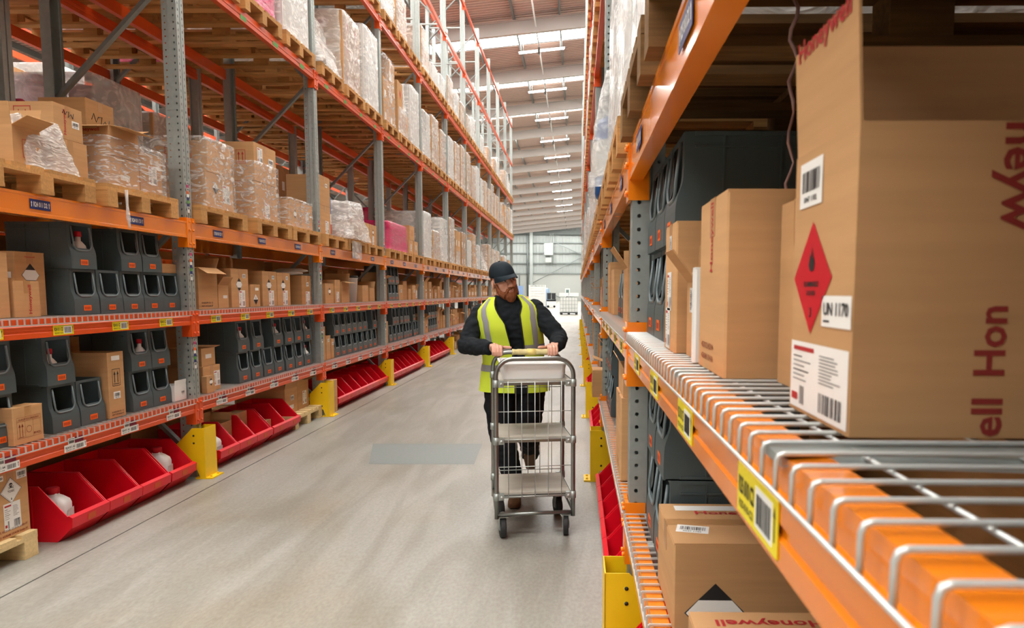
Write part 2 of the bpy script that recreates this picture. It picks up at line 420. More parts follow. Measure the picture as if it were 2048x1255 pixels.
def beam_mesh(s, depth, style, length, hexm):
    h = depth
    if style == 'box': pr = [(-.012, -h), (.038, -h), (.038, 0), (-.012, 0), (-.012, -h + .112), (-.009, -h + .108), (-.009, -h + .022), (-.012, -h + .018)]
    else: pr = [(-.012, -h), (.038, -h), (.038, 0), (-.006, 0), (-.006, -.034), (-.012, -.042), (-.012, -.062), (-.008, -.066), (-.008, -.075), (-.012, -.079)]
    m = M(); m.prism([(s * a, b) for a, b in pr], -length / 2, length / 2, 'xz')
    return m.mesh('beam', hexm)
def bracket_mesh(s, dep, up, e, hexm):
    """L-shaped end connector: e = +1 at the beam's far end"""
    m = M()
    ya, yb = (e * -.004, e * -.052)
    m.box(s * -.016, s * -.002, ya, yb, -dep, up)
    m.box(s * -.016, s * .062, yb, yb - e * .005, -dep, up)
    for z in (up - .03, up - .095, -dep + .03):
        m.tube([(s * -.015, e * -.026, z), (s * -.026, e * -.026, z)], .009, 8, 1)
    return m.mesh('bracket', hexm, hexm)
def deck_mesh(s, n, pitch, length, depth=.98):
    m = M(); r = .0026
    for k in range(n):
        y = -length / 2 + pitch * (k + .5)
        m.bar((s * -.018, y, -.031), (s * -.018, y, .006), .006, .006); m.bar((s * -.018, y, .006), (s * depth, y, .006), .0055, .0055)
    for u in (-.02,): m.bar((s * u, -length / 2, -.031), (s * u, length / 2, -.031), .006, .006, 0, (1, 0, 0))
    for u in (.06, .22, .38, .54, .70, .86): m.bar((s * u, -length / 2, .000), (s * u, length / 2, .000), .005, .005, 0, (1, 0, 0))
    for y in (-length * .375, -length * .125, length * .125, length * .375): m.box(s * .0, s * depth, y - .025, y + .025, -.018, -.002)
    return m.mesh('wire_deck', STEELW)
def label_plate(w, h, base, s, tm, bars, tw=.55):
    m = M(); m.box(-w / 2, w / 2, -h / 2, h / 2, -.001, .0004, 0)
    if bars:
        bx = w * .20; m.box(bx - w * .2, bx + w * .2, -h * .38, h * .38, 0, .0008, 2)
        x = bx - w * .16; q = random.Random(len(s) + int(w * 1000))
        while x < bx + w * .16:
            ww = q.choice((.0008, .0012, .002)) * w / .15; m.box(x, x + ww, -h * .3, h * .26, 0, .0012, 1); x += ww + q.choice((.0015, .0024)) * w / .15
        addtext(m, s, -w * .24, h * .1, h * .36, 1, .0011, w * .42, .03); addtext(m, s.replace(' ', '-'), -w * .24, -h * .28, h * .16, 1, .0011, w * .38, .02)
        m.box(w * .44, w * .452, -h * .25, h * .2, 0, .0011, 1); m.add([(w * .42, h * .18, .0011), (w * .47, h * .18, .0011), (w * .446, h * .36, .0011)], [(0, 1, 2)], 1)
    else:
        addtext(m, s, 0, 0, h * .52, 1, .0011, w * .66, .03)
        for x in (-w * .42, w * .42):
            m.box(x - .002, x + .002, -h * .28, h * .12, 0, .0011, 1); m.add([(x - .006, h * .1, .0011), (x + .006, h * .1, .0011), (x, h * .3, .0011)], [(0, 1, 2)], 1)
    return m
LAB = {}
def loc_label(kind, s):
    if (kind, s) in LAB: return LAB[kind, s]
    if kind == 'A': me = label_plate(.155, .055, 0, s, 0, False).mesh('location_label', BLUEP, WHITE)
    elif kind == 'B': me = label_plate(.165, .058, 0, s, 0, True).mesh('location_label', YELP, BLACK, WHITE)
    else:
        m = label_plate(.185, .042, 0, s, 0, True)
        m.box(-.06, -.005, .021, .058, -.001, .0004, 0); m.box(-.005, .07, .021, .058, -.001, .0008, 3)
        x = -.052
        while x < -.014: m.box(x, x + .002, .026, .054, 0, .001, 1); x += .0042
        me = m.mesh('location_label', WHITE, BLACK, WHITE, mat('label_crimson', '#8A1236', .5))
    LAB[kind, s] = me; return me
for i in range(6):           # lettering first, while the scene is still small
    for j in (1, 2, 3): loc_label('A', f'R24 0{11 - i:02d} D{j}')
    for j in range(1, 6): loc_label('B', f'R24 0{11 - i:02d} C{j}'); loc_label('C', f'R24 0{11 - i:02d} A{j}')
for i in range(2):
    for j in (1, 2, 3): loc_label('A', f'R25 0{10 + i} D{j}')
    for j in range(1, 6): loc_label('B', f'R25 0{10 + i} C{j}')
m = M()
for k, mi in enumerate((0, 1, 0, 2, 0, 3, 4, 3, 0, 0)): m.box(-.014, .014, -.024 * k - .0235, -.024 * k, -.001, .0008, mi)
x = -.011
while x < .01:
    for k in (0, 2, 8): m.box(x, x + .0015, -.024 * k - .021, -.024 * k - .004, 0, .0012, 5)
    x += .0034
STRIP = m.mesh('location_sticker', WHITE, PINKP, ORLAB, BLUEP, GREENP, BLACK)

STEEL_SHADE = mat('brace_steel_shaded', '#878D8B', .45, metal=.5, var=.06, scale=20)  # the braces' shading is put into a darker steel colour
UPR = {(s, h): upright_mesh(s, h) for s in (-1, 1) for h in (True, False)}
BL = BAY - .012
BM = {}
def beam_of(s, lev, hexm):
    k = (s, lev == 'A', hexm.name)
    if k not in BM: BM[k] = beam_mesh(s, .126 if lev == 'A' else .106, 'box' if lev == 'A' else 'step', BL - .09, hexm)
    return BM[k]
BK = {}
def bracket_of(s, lev, e, hexm):
    k = (s, lev == 'A', e, hexm.name)
    if k not in BK: BK[k] = bracket_mesh(s, .2 if lev in 'A' else .2, .03 if lev == 'A' else (.045 if s > 0 else .004), e, hexm)
    return BK[k]
DECK = {s: deck_mesh(s, 55, .05, 2.7) for s in (-1, 1)}
m = M()
for k in range(21): m.bar((0, 0, 0), (0, 0, 1), .03, .03)
BRACE = {}
def rack(name, label, xf, s, i0, i1, levels, lbays, decks=True, holes=True, brackets=6, labels=True, depth=1.05, top=TOP, rear=True, mats=None, cat='rack'):
    """uprights at Y1 + BAY*i, i0..i1"""
    R = thing(name, label, cat, (xf, Y1 + BAY * i0, 0))
    mats = mats or {}
    zs = [.18]
    while zs[-1] < top - .9: zs.append(zs[-1] + .93)
    for i in range(i0, i1 + 1):
        y = BAY * (i - i0)
        put('upright', UPR[s, holes], R, (0, y, 0))
        if not rear: continue
        put('upright', UPR[-s, False], R, (s * depth, y, 0))
        for k in range(len(zs) - 1):
            ua, ub = (s * .06, s * (depth - .06)) if k % 2 == 0 else (s * (depth - .06), s * .06)
            m = M(); m.bar((ua, y, zs[k]), (ub, y, zs[k + 1]), .03, .045, 0, (0, 1, 0)); put('brace', m.mesh('brace', STEEL_SHADE), R)
            if k in (0, len(zs) - 2) or zs[k] > 6: m = M(); m.bar((s * .06, y, zs[k] + .02), (s * (depth - .06), y, zs[k] + .02), .03, .04, 0, (0, 1, 0)); put('strut', m.mesh('strut', STEEL), R)
        m = M(); m.box(-s * .005, s * .1, -.08, .08, 0, .008); put('foot_plate', m.mesh('foot_plate', STEEL), R, (0, y, 0))
    for i in range(i0, i1):
        yc = BAY * (i - i0 + .5)
        for lev in levels:
            z = LV[lev]; bm_ = mats.get(lev, BEAMR)
            b = put('beam', beam_of(s, lev, bm_), R, (0, yc, z))
            if i < brackets:
                for e in (-1, 1): put('bracket', bracket_of(s, lev, e, bm_), b, (0, e * (BAY / 2 - .0), 0))
            if rear: put('beam', beam_of(-s, lev, bm_), R, (s * depth, yc, z))
            if decks and lev in 'BC' and (s, i) not in ((1, -2),): put('wire_deck', DECK[s], R, (0, yc, z))
    return R
rackL = rack('storage_rack', 'tall orange and galvanised pallet rack filling the left side of the aisle', XL, -1, -1, 10, 'CBADEFG', 6, mats=dict(A=BEAMO))
rackR = rack('storage_rack', 'tall orange pallet rack close beside the big open carton on the right', XR, 1, -4, 10, 'CBADE', 3, mats={k: BEAMO for k in 'CBA'}, brackets=4, depth=1.05)  # its bays behind the camera are unseen, added for shade
rackL2 = rack('storage_rack', 'second pallet rack standing back to back behind the left-hand aisle rack', -4.40 - 1.05, 1, -1, 10, 'ADEF', 0, decks=False, holes=False, brackets=-9)
rackR2 = rack('storage_rack', 'dim pallet rack standing back to back behind the right-hand rack', XR + 1.05 + .25 + 1.05, -1, -2, 4, 'BAD', 0, decks=False, holes=False, brackets=-9)  # unseen rack added to stop light leaking in from the right
rackL3 = rack('storage_rack', 'farthest pallet rack seen through the bays of the two racks before it', -8.9, -1, -1, 9, 'BADE', 0, decks=False, holes=False, brackets=-9)
def beams(R): return [c for c in R.children if c.name.split('.')[0] == 'beam']
# location labels on the beams and uprights
def face_label(R, s, xf, y, z, me, name='location_label'):
    ry = R.location.y
    decal(name, me, R, (s * -.0125 if name == 'location_label' else s * -.001, y - ry, z), (0, -s * 1.0 if s > 0 else 1.0, 0), (0, 0, 1), off=.001)
for i in range(-1, 8):
    for j in range(3):
        y = Y1 + BAY * i + (.42, 1.25, 2.12)[j]
        s_ = f'R24 0{11 - (i + 1):02d} D{3 - j}' if i < 5 else f'R24 006 D{3 - j}'
        face_label(rackL, -1, XL, y, LV['A'] - .058, loc_label('A', s_))
    for j in range(5):
        y = Y1 + BAY * i + .33 + .52 * j
        k = max(0, 11 - (i + 1)) if i < 5 else 6
        face_label(rackL, -1, XL, y, LV['B'] - .070, loc_label('B', f'R24 0{k:02d} C{5 - j}'))
        face_label(rackL, -1, XL, y + .04, LV['C'] - .078, loc_label('C', f'R24 0{k:02d} A{5 - j}'))
for i in range(0, 4):
    for z in (LV['A'] + .31, LV['A'] - .215, LV['B'] - .215): face_label(rackL, -1, XL, Y1 + BAY * i, z, STRIP, 'location_sticker')
for i in range(-2, 0):
    for j in range(3): face_label(rackR, 1, XR, Y1 + BAY * i + .45 + .95 * j, LV['A'] - .062, loc_label('A', f'R25 0{12 + i} D{j + 1}'))
    for j in range(5): face_label(rackR, 1, XR, Y1 + BAY * i + .33 + .50 * j, LV['B'] - .070, loc_label('B', f'R25 0{12 + i} C{j + 1}'))
m = M(); m.box(-.06, .06, -.02, .02, -.001, .001); GRN = m.mesh('location_label', GREENP)
for i in range(0, 6):
    for j in range(4): face_label(rackL, -1, XL, Y1 + BAY * i + .35 + .68 * j, LV['D'] - .075, GRN)
# near right deck: every wire and channel a piece of its own
nd = put('wire_deck', None, rackR, (0, BAY * 2.5, LV['B']))
m = M(); m.tube([(-.0185, 0, -.029), (-.0185, 0, .0), (-.0165, 0, .0055), (-.011, 0, .0075), (.3, 0, .0075), (.98, 0, .0075)], .0027, 8); wire = m.mesh('deck_wire', STEELW)
for k in range(54): put('deck_wire', wire, nd, (0, -1.30 + .0493 * k, 0))
m = M(); m.tube([(0, -1.33, 0), (0, 1.33, 0)], .0025, 8); cross = m.mesh('cross_wire', STEELW)
put('cross_wire', cross, nd, (-.0215, 0, -.028))
for u in (.07, .22, .37, .52, .67, .82): put('cross_wire', cross, nd, (u, 0, .0012))
m = M(); m.add([(-.013, -.035, .0035), (-.013, .035, .0035), (.06, .022, .0035), (.06, -.022, .0035), (.98, .022, .0035), (.98, -.022, .0035), (-.013, -.035, -.006), (-.013, .035, -.006), (.98, .022, -.03), (.98, -.022, -.03)],
               [(0, 3, 2, 1), (3, 5, 4, 2), (0, 1, 7, 6), (2, 4, 8, 7), (3, 6, 9, 5)])
chan = m.mesh('deck_channel', STEEL)
for y in (-1.12, -.62, .05, .55, 1.1): put('deck_channel', chan, nd, (0, y, 0))
put('wire_deck', DECK[1], rackR, (0, BAY * 2.5, LV['C']))

# yellow upright guards
def guard_mesh(s):
    m = M(); u0, w = -.095, .09
    pr = [(u0, .012), (u0, .41), (0, .41), (.14, .27), (.14, .1), (-.02, .09), (-.05, .012)]
    for y in (-w, w - .005): m.prism([(s * a, b) for a, b in pr], y, y + .005, 'xz')
    m.box(s * u0, s * (u0 + .005), -w, w, .012, .41)
    side = m.mesh('upright_guard', YEL)
    m = M(); m.box(s * (u0 - .05), s * (u0 + .085), -w, w, 0, .0115)
    for y in (-.05, .05): m.tube([(s * (u0 - .025), y, .012), (s * (u0 - .025), y, .024)], .009, 8)
    base = m.mesh('base_plate', YEL)
    m = M()
    for y in (-w - .003, w - .001):
        for z in (.35, .29, .13): m.tube([(s * -.01, y, z), (s * -.01, y + .004, z)], .008, 8)
    return side, base, m.mesh('bolt', BLACK)
for s, xf, nm, rng in ((-1, XL, 'left', range(0, 9)), (1, XR, 'right', range(-1, 9))):
    sd, bs, bo = guard_mesh(s)
    for n, i in enumerate(rng):
        t = put('upright_guard', sd, None, (xf, Y1 + BAY * i, 0), label=f'bright yellow steel guard at the foot of the {ORD[n]} {nm} rack upright', cat='rack guard', group='yellow upright guards')
        put('base_plate', bs, t); put('bolt', bo, t)
# ---------------------------------------------------------------- printed marks (flat print on cartons)
def mk_marks():
    D = {}
    def dia(m, r, z, mi): m.add([(0, -r, z), (r, 0, z), (0, r, z), (-r, 0, z)], [(0, 1, 2, 3)], mi)
    def rect(m, x0, x1, y0, y1, z, mi): m.add([(x0, y0, z), (x1, y0, z), (x1, y1, z), (x0, y1, z)], [(0, 1, 2, 3)], mi)
    def bars(m, x0, x1, y0, y1, z, mi, seed=1):
        q = random.Random(seed); x = x0
        while x < x1: ww = q.choice((.0012, .0018, .003)); rect(m, x, min(x + ww, x1), y0, y1, z, mi); x += ww + q.choice((.0012, .002, .0026))
    def flame(m, x, y, k, z, mi):
        p = [(0, -.5), (.28, -.42), (.4, -.1), (.3, .15), (.22, .02), (.12, .3), (.02, .62), (-.08, .28), (-.14, .12), (-.26, .32), (-.3, .05), (-.4, -.2), (-.24, -.42)]
        m.add([(x + a * k, y + b * k, z) for a, b in p], [tuple(range(len(p)))], mi)
    m = M(); rect(m, -.05, .05, -.065, .065, 0, 0); rect(m, -.044, -.005, .048, .056, .0006, 3)
    q = random.Random(3)
    for k in range(9): rect(m, .005, .005 + q.uniform(.02, .038), .045 - k * .006, .047 - k * .006, .0006, 2)
    for k in range(6): rect(m, -.044, -.044 + q.uniform(.012, .034), .035 - k * .009, .0372 - k * .009, .0006, 1 if k % 3 == 0 else 2)
    bars(m, .006, .044, -.055, -.02, .0006, 1, 4); rect(m, -.03, -.022, -.055, -.02, .0006, 2); rect(m, -.046, -.034, -.05, -.036, .0006, 3)
    D['ship'] = m.mesh('shipping_label', WHITE, BLACK, GREYP, REDP)
    m = M(); rect(m, -.035, .035, -.024, .024, 0, 0); bars(m, -.027, .027, -.008, .014, .0006, 1, 8); addtext(m, '0047 1182', 0, -.016, .006, 1, .0006, .04); D['bar'] = m.mesh('barcode_label', WHITE, BLACK)
    m = M(); dia(m, .055, 0, 1); m.add([(-.030, -.024, .0006), (.030, -.024, .0006), (.052, 0, .0006), (.030, .024, .0006), (-.030, .024, .0006), (-.052, 0, .0006)], [(0, 1, 2, 3, 4, 5)], 0)
    D['ltd'] = m.mesh('hazard_diamond', WHITE, BLACK)
    m = M(); dia(m, .055, 0, 0); flame(m, 0, .017, .022, .0006, 1); addtext(m, 'FLAMMABLE', 0, -.006, .0055, 1, .0006, .042, .03); addtext(m, 'LIQUID', 0, -.015, .0055, 1, .0006, .026, .03); addtext(m, '3', 0, -.034, .01, 1, .0006, None, .03)
    D['flam'] = m.mesh('hazard_diamond', REDD, BLACK)
    m = M(); dia(m, .055, 0, 1); dia(m, .0525, .0003, 0); dia(m, .049, .0005, 1); dia(m, .048, .0007, 0)
    c = [(.009 * math.cos(a * PI / 6), .024 + .008 * math.sin(a * PI / 6)) for a in range(12)]; m.add([(x, y, .001) for x, y in c], [tuple(range(12))], 1)
    rect(m, -.004, .004, .011, .018, .001, 1); rect(m, -.0055, -.0015, .021, .025, .0013, 0); rect(m, .0015, .0055, .021, .025, .0013, 0)
    for sg in (-1, 1): m.add([(-.014, .012 * sg * .3 + .012, .001), (-.014, .0035 * sg + .0135, .001), (.014, -.0035 * sg + .0135, .001), (.014, -.0035 * sg + .011, .001)], [(0, 1, 2, 3)], 1)
    addtext(m, 'TOXIC', 0, -.002, .0095, 1, .001, .034, .03); addtext(m, '6', 0, -.033, .011, 1, .001, None, .03)
    D['toxic'] = m.mesh('hazard_diamond', WHITE, BLACK)
    m = M(); dia(m, .055, 0, 1); dia(m, .052, .0003, 0); m.add([(-.05, 0, .0006), (0, -.05, .0006), (.05, 0, .0006)], [(0, 1, 2)], 1); rect(m, -.02, .02, .008, .014, .0006, 2); rect(m, -.012, .012, .02, .026, .0006, 2)
    D['corr'] = m.mesh('hazard_diamond', WHITE, BLACK, GREYP)
    for key, mm in (('up', BROWNP), ('upk', BLACK), ('upr', REDP)):
        m = M()
        for a in ((-.035, .035, .047, .05), (-.035, .035, -.05, -.047), (-.035, -.032, -.05, .05), (.032, .035, -.05, .05)): rect(m, a[0], a[1], a[2], a[3], 0, 0)
        for x in (-.014, .014):
            rect(m, x - .003, x + .003, -.03, .02, 0, 0); m.add([(x - .009, .016, 0), (x + .009, .016, 0), (x, .038, 0)], [(0, 1, 2)], 0)
        rect(m, -.026, .026, -.04, -.036, 0, 0)
        D[key] = m.mesh('handling_mark', mm)
    m = M(); rect(m, -.05, .05, -.02, .02, 0, 0); addtext(m, 'UN 1170', 0, .003, .017, 1, .0006, .085, .03); rect(m, -.042, -.02, -.014, -.0115, .0006, 1); D['un1170'] = m.mesh('number_label', WHITE, BLACK)
    m = M(); rect(m, -.05, .05, -.02, .02, 0, 0); addtext(m, 'UN 1230', 0, 0, .017, 1, .0006, .085, .03); D['un1230'] = m.mesh('number_label', WHITE, BLACK)
    m = M(); rect(m, -.06, .06, -.022, .022, 0, 0)
    for a in (-.052, -.02): rect(m, a, a + .002, -.018, .018, .0004, 0)
    D['blank'] = m.mesh('paper_label', WHITE)
    m = M()
    for k, s_ in enumerate(('4G/X12.4/S/14', '4G/BAM 1014-06')): addtext(m, s_, 0, .012 - .024 * k, .013, 0, 0, .13, .02)
    D['code'] = m.mesh('print', BROWNP)
    m = M()
    for k, s_ in enumerate(('2X 4G/BAM 1014-06 Smith-W', '2X 4G/BAM 1014-06 Smith-W')): addtext(m, s_, 0, .014 - .028 * k, .014, 0, 0, .2, .02)
    D['code2'] = m.mesh('print', BROWNP)
    m = M()
    for k, s_ in enumerate(('81425290 CS. 12', '4G/Y 12/S Smith-W')): addtext(m, s_, 0, .01 - .022 * k, .012, 0, 0, .15, .02)
    D['codek'] = m.mesh('print', BLACK)
    m = M()
    for a in ((-.09, .09, .038, .06), (-.09, .09, .0605, .062), (-.09, .09, .036, .0375), (-.09, -.0885, -.062, .062), (.0885, .09, -.062, .062), (-.09, .09, -.062, -.0605), (-.03, -.0285, -.062, .036), (.03, .0315, -.062, .036)):
        if a[3] - a[2] < .021 or a[1] - a[0] < .02: rect(m, a[0], a[1], a[2], a[3], 0, 0)
    addtext(m, '10-0129 X11-04/03/8-8', 0, .048, .012, 0, .0003, .15)
    for x in (-.07, -.05):
        rect(m, x - .002, x + .002, -.05, .01, 0, 0); m.add([(x - .008, .005, 0), (x + .008, .005, 0), (x, .026, 0)], [(0, 1, 2)], 0)
    rect(m, -.08, -.04, -.056, -.053, 0, 0); addtext(m, '81425', .06, -.045, .014, 0, 0, .05)
    for k in range(12):
        a = k * PI / 6; m.bar((.02 * math.cos(a), -.014 + .02 * math.sin(a), 0), (.02 * math.cos(a + PI / 6), -.014 + .02 * math.sin(a + PI / 6), 0), .002, .0002)
    D['handling'] = m.mesh('print', BROWNP)
    D['tape'] = None
    return D
MK = mk_marks()
BRAND = text('Honeywell', .05, REDP, .022, .30)
BRANDS = text('Honeywell', .028, REDP, .02, .15)
BRANDD = text('Honeywell', .05, mat('print_dark_red', '#8E2A24', 0.7), .022, .33)
HON = text('Hon', .032, MATS['print_dark_red'], .022, .07); WELL = text('ell', .032, MATS['print_dark_red'], .022, .039); NEYW = text('neyw', .036, MATS['print_dark_red'], .022, .104)
def scribble():
    m = M(); m.tube([(-.06, 0, 0), (-.045, .03, 0), (-.03, -.005, 0), (-.015, .02, 0), (.01, .025, 0), (.0, -.02, 0), (.03, .01, 0), (.05, -.02, 0), (.06, .02, 0)], .0022, 5)
    return m.mesh('print', BLACK)
MK['scribble'] = scribble()

# ---------------------------------------------------------------- cartons
def carton_body(w, d, h, closed=True, tk=.004):
    m = M(); c = .004
    if closed:
        hb = h - .005
        P = [(-d / 2 + c, -w / 2), (d / 2 - c, -w / 2), (d / 2, -w / 2 + c), (d / 2, w / 2 - c), (d / 2 - c, w / 2), (-d / 2 + c, w / 2), (-d / 2, w / 2 - c), (-d / 2, -w / 2 + c)]
        m.prism(P, 0, hb, 'xy')
        for a, b in ((-w / 2 + .001, -.0015), (.0015, w / 2 - .001)): m.box(-d / 2 + .001, d / 2 - .001, a, b, hb, h, 0)
    else:
        for x0, x1, y0, y1 in ((-d / 2, -d / 2 + tk, -w / 2, w / 2), (d / 2 - tk, d / 2, -w / 2, w / 2), (-d / 2 + tk, d / 2 - tk, -w / 2, -w / 2 + tk), (-d / 2 + tk, d / 2 - tk, w / 2 - tk, w / 2)): m.box(x0, x1, y0, y1, 0, h, 0)
        m.box(-d / 2 + tk, d / 2 - tk, -w / 2 + tk, w / 2 - tk, 0, tk, 0)
    return m
def face_frame(face, w, d, h, side):
    """origin of a face's lower centre, right, up"""
    if face == 'f': return (d / 2, 0, 0), (0, 1, 0), (0, 0, 1)
    if face == 'c': return ((0, -w / 2, 0), (1, 0, 0), (0, 0, 1)) if side < 0 else ((0, w / 2, 0), (-1, 0, 0), (0, 0, 1))
    if face == 't': return ((0, 0, h), (0, 1, 0), (-1, 0, 0))
def carton(label, xf, y, z, w, d, h, side=-1, marks=(), flaps=None, mt=None, tape=True, group=None, rz=0.0, cat='carton', name='carton'):
    """side -1: left rack (front looks +x); +1: right rack (front looks -x). xf = x of the front face, y = near edge"""
    mt = mt or CARD
    loc = (xf + side * d / 2, y + w / 2, z)
    o = put(name, carton_body(w, d, h, flaps is None).mesh(name, mt), None, loc, (0, 0, rz + (PI if side > 0 else 0)), None, label, cat, group)
    if tape and flaps is None:
        m = M(); m.box(-d / 2 - .0008, d / 2 + .0008, -.024, .024, h, h + .0006)
        for x in (-d / 2 - .0008, d / 2): m.box(x, x + .0008, -.024, .024, h - .07, h + .0006)
        put('tape', m.mesh('tape', TAPE), o)
    for mk in marks:
        face, kind, a, b = mk[:4]; sc = mk[4] if len(mk) > 4 else 1.0; rot = mk[5] if len(mk) > 5 else 0
        og, r, u = face_frame(face, w, d, h, side); r, u = Vector(r), Vector(u)
        p = Vector(og) + r * a + u * b
        if rot: r, u = r * math.cos(rot) + u * math.sin(rot), u * math.cos(rot) - r * math.sin(rot)
        me = {'brand': BRAND, 'brands': BRANDS, 'brandd': BRANDD, 'hon': HON, 'well': WELL, 'neyw': NEYW}.get(kind) or MK[kind]
        sx, sy = sc if isinstance(sc, tuple) else (sc, sc)
        decal(me.name if kind not in ('brand', 'brands', 'brandd', 'hon', 'well', 'neyw') else 'lettering', me, o, p, r, u, sx, sy, .0010)
    if flaps:
        for edge, ln, ang in flaps:                      # angle from upright, positive outwards
            m = M(); lw = (w if edge in 'fb' else d) - .004
            m.box(-.0015, .0015, -lw / 2, lw / 2, 0, ln, 0)
            f = put('flap', m.mesh('flap', mt), o)
            px, py, rzf = {'f': (d / 2 - .002, 0, 0), 'b': (-d / 2 + .002, 0, PI), 'n': (0, w / 2 - .002, PI / 2), 's': (0, -w / 2 + .002, -PI / 2)}[edge]
            f.matrix_local = Matrix.Translation((px, py, h)) @ Matrix.Rotation(rzf, 4, 'Z') @ Matrix.Rotation(math.radians(ang), 4, 'Y')
    return o
# ---------------------------------------------------------------- bins
BW, BD, BH = .232, .40, .285
def grey_bin():
    m = M(); t = .004
    us = lambda z: -.030 + .022 * (1 / (1 + math.exp(-(z - .13) / .014))) if z > .02 else -.030   # front outline, u from the front
    zs = [0, .02, .05, .08, .10, .115, .13, .145, .16, .20, .24, .268, BH]
    def X(u): return BD / 2 - .03 - u
    for sd in (-1, 1):
        poly = [(X(us(z)), z) for z in zs] + [(-BD / 2, BH), (-BD / 2, 0)]
        y0, y1 = sd * BW / 2, sd * (BW / 2 - t)
        m.prism(poly, min(y0, y1), max(y0, y1), 'xz')
        yo = sd * (BW / 2 + .004)
        for za, zb in ((.274, .285), (.243, .249), (.004, .012)): m.box(-BD / 2, X(.02), min(yo, y0), max(yo, y0), za, zb)
        for xx in (-.08, .07): m.box(xx, xx + .005, min(yo, y0), max(yo, y0), .012, .274)
        for k in range(len(zs) - 1):   # front frame posts
            a, b = zs[k], zs[k + 1]; yi = sd * (BW / 2 - (.034 if .12 < a else BW / 2))
            if a < .115 or a >= .268: yi = 0
            m.add([(X(us(a)), y0, a), (X(us(a)), yi, a), (X(us(b)), yi, b), (X(us(b)), y0, b)], [(0, 1, 2, 3)])
    # rounded rim of the cut-out
    hw = BW / 2 - .034; path = [(X(us(.262)) + .004, -hw, .262)]
    for q in range(7):
        a = PI + q * PI / 12; path.append((X(us(.13)) + .006, -hw + .045 + .045 * math.cos(a), .160 + .045 * math.sin(a)))
    for q in range(7):
        a = 1.5 * PI + q * PI / 12; path.append((X(us(.13)) + .006, hw - .045 + .045 * math.cos(a), .160 + .045 * math.sin(a)))
    path.append((X(us(.262)) + .004, hw, .262)); m.tube(path, .0055, 6, 1)
    m.box(-BD / 2, -BD / 2 + t, -BW / 2, BW / 2, 0, BH); m.box(-BD / 2, X(-.025), -BW / 2, BW / 2, 0, t)
    return m.mesh('storage_bin', BINS, mat('bin_rim', '#6E7A7E', 0.35))
GBIN = grey_bin()
m = M(); m.box(0, .001, -.034, .034, -.017, .017, 0)
for k in range(5): m.box(.001, .0014, -.026 + .011 * k, -.019 + .011 * k, -.01, .008, 1)
BINLAB = m.mesh('bin_label', ORLAB, mat('label_orange_dark', '#B33C0C', .6))
def gbin(label, xf, y, z, side=-1, group='dark grey stacking bins', lab=True):
    o = put('storage_bin', GBIN, None, (xf + side * BD / 2, y + BW / 2, z), (0, 0, PI if side > 0 else 0), None, label, 'bin', group)
    if lab: put('bin_label', BINLAB, o, (BD / 2 + .0005, .0, .042))
    return o
RW, RD, RH = .322, .52, .335
def red_bin():
    m = M(); t = .005; f = RD / 2
    side = [(f - .09, 0), (f - .005, .085), (f, .15), (f - .03, .158), (f - .19, RH), (-f, RH), (-f, 0)]
    for sd in (-1, 1):
        y0 = sd * RW / 2; y1 = sd * (RW / 2 - t); m.prism(side, min(y0, y1), max(y0, y1), 'xz')
        yo = sd * (RW / 2 + .006) ; ya, yb = min(y0, yo), max(y0, yo)
        e = [(f - .02, .158), (f - .185, RH + .004), (-f, RH + .004), (-f, RH - .012), (f - .195, RH - .012), (f - .035, .15)]
        m.prism(e, ya, yb, 'xz')
        for xx in (-.16, -.1, -.04, .02): m.box(xx, xx + .008, ya, yb, .01, RH - .012)
    m.prism([(f - .09, 0), (f - .005, .085), (f - .010, .088), (f - .095, .005)], -RW / 2, RW / 2, 'xz')
    m.prism([(f - .005, .085), (f + .006, .088), (f + .012, .150), (f - .012, .162), (f - .016, .156), (f + .004, .147), (f - .001, .092)], -RW / 2 - .006, RW / 2 + .006, 'xz')
    m.box(-f, -f + t, -RW / 2, RW / 2, 0, RH); m.box(-f, f - .09, -RW / 2, RW / 2, 0, t)
    return m.mesh('open_front_bin', REDBIN)
RBIN = red_bin()
m = M(); m.prism([(RD / 2 + .0085, .098), (RD / 2 + .0125, .135), (RD / 2 + .0135, .135), (RD / 2 + .0095, .098)], -.035, .035, 'xz', 0)
RLAB = m.mesh('bin_label', mat('label_orange_faded', '#D9541F', .5))
def rbin(label, xf, y, side=-1):
    o = put('open_front_bin', RBIN, None, (xf + side * RD / 2, y + RW / 2, 0), (0, 0, PI if side > 0 else 0), None, label, 'bin', 'red open-front bins on the floor')
    put('bin_label', RLAB, o)
    return o
# ---------------------------------------------------------------- bottles and jugs
def bottle_mesh(r, h, nk, ch):
    b = M(); b.lathe([(r * .92, 0), (r, .012), (r, h * .62), (r * .9, h * .72), (r * .5, h * .84), (nk, h * .87), (nk, h)], 18)
    c = M(); c.lathe([(nk * 1.25, h), (nk * 1.25, h + ch), (nk * 1.1, h + ch + .004)], 16)
    l = M(); l.lathe([(r + .001, h * .15), (r + .001, h * .55)], 18); l.f = l.f[:-2]; l.m = l.m[:-2]; l.sm = l.sm[:-2]
    return b.mesh('bottle', WHITE2), c, l.mesh('label', mat('bottle_label', '#D9D6D0', .6, var=.15, scale=40))
BOT = bottle_mesh(.045, .2, .016, .03)
CAPR = BOT[1].mesh('cap', REDD)
def bottle(label, x, y, z, sc=1.0, cat='bottle', rx=0):
    o = put('bottle', BOT[0], None, (x, y, z), (rx, 0, 0), (sc, sc, sc), label, cat)
    put('cap', CAPR, o); put('label', BOT[2], o)
    return o
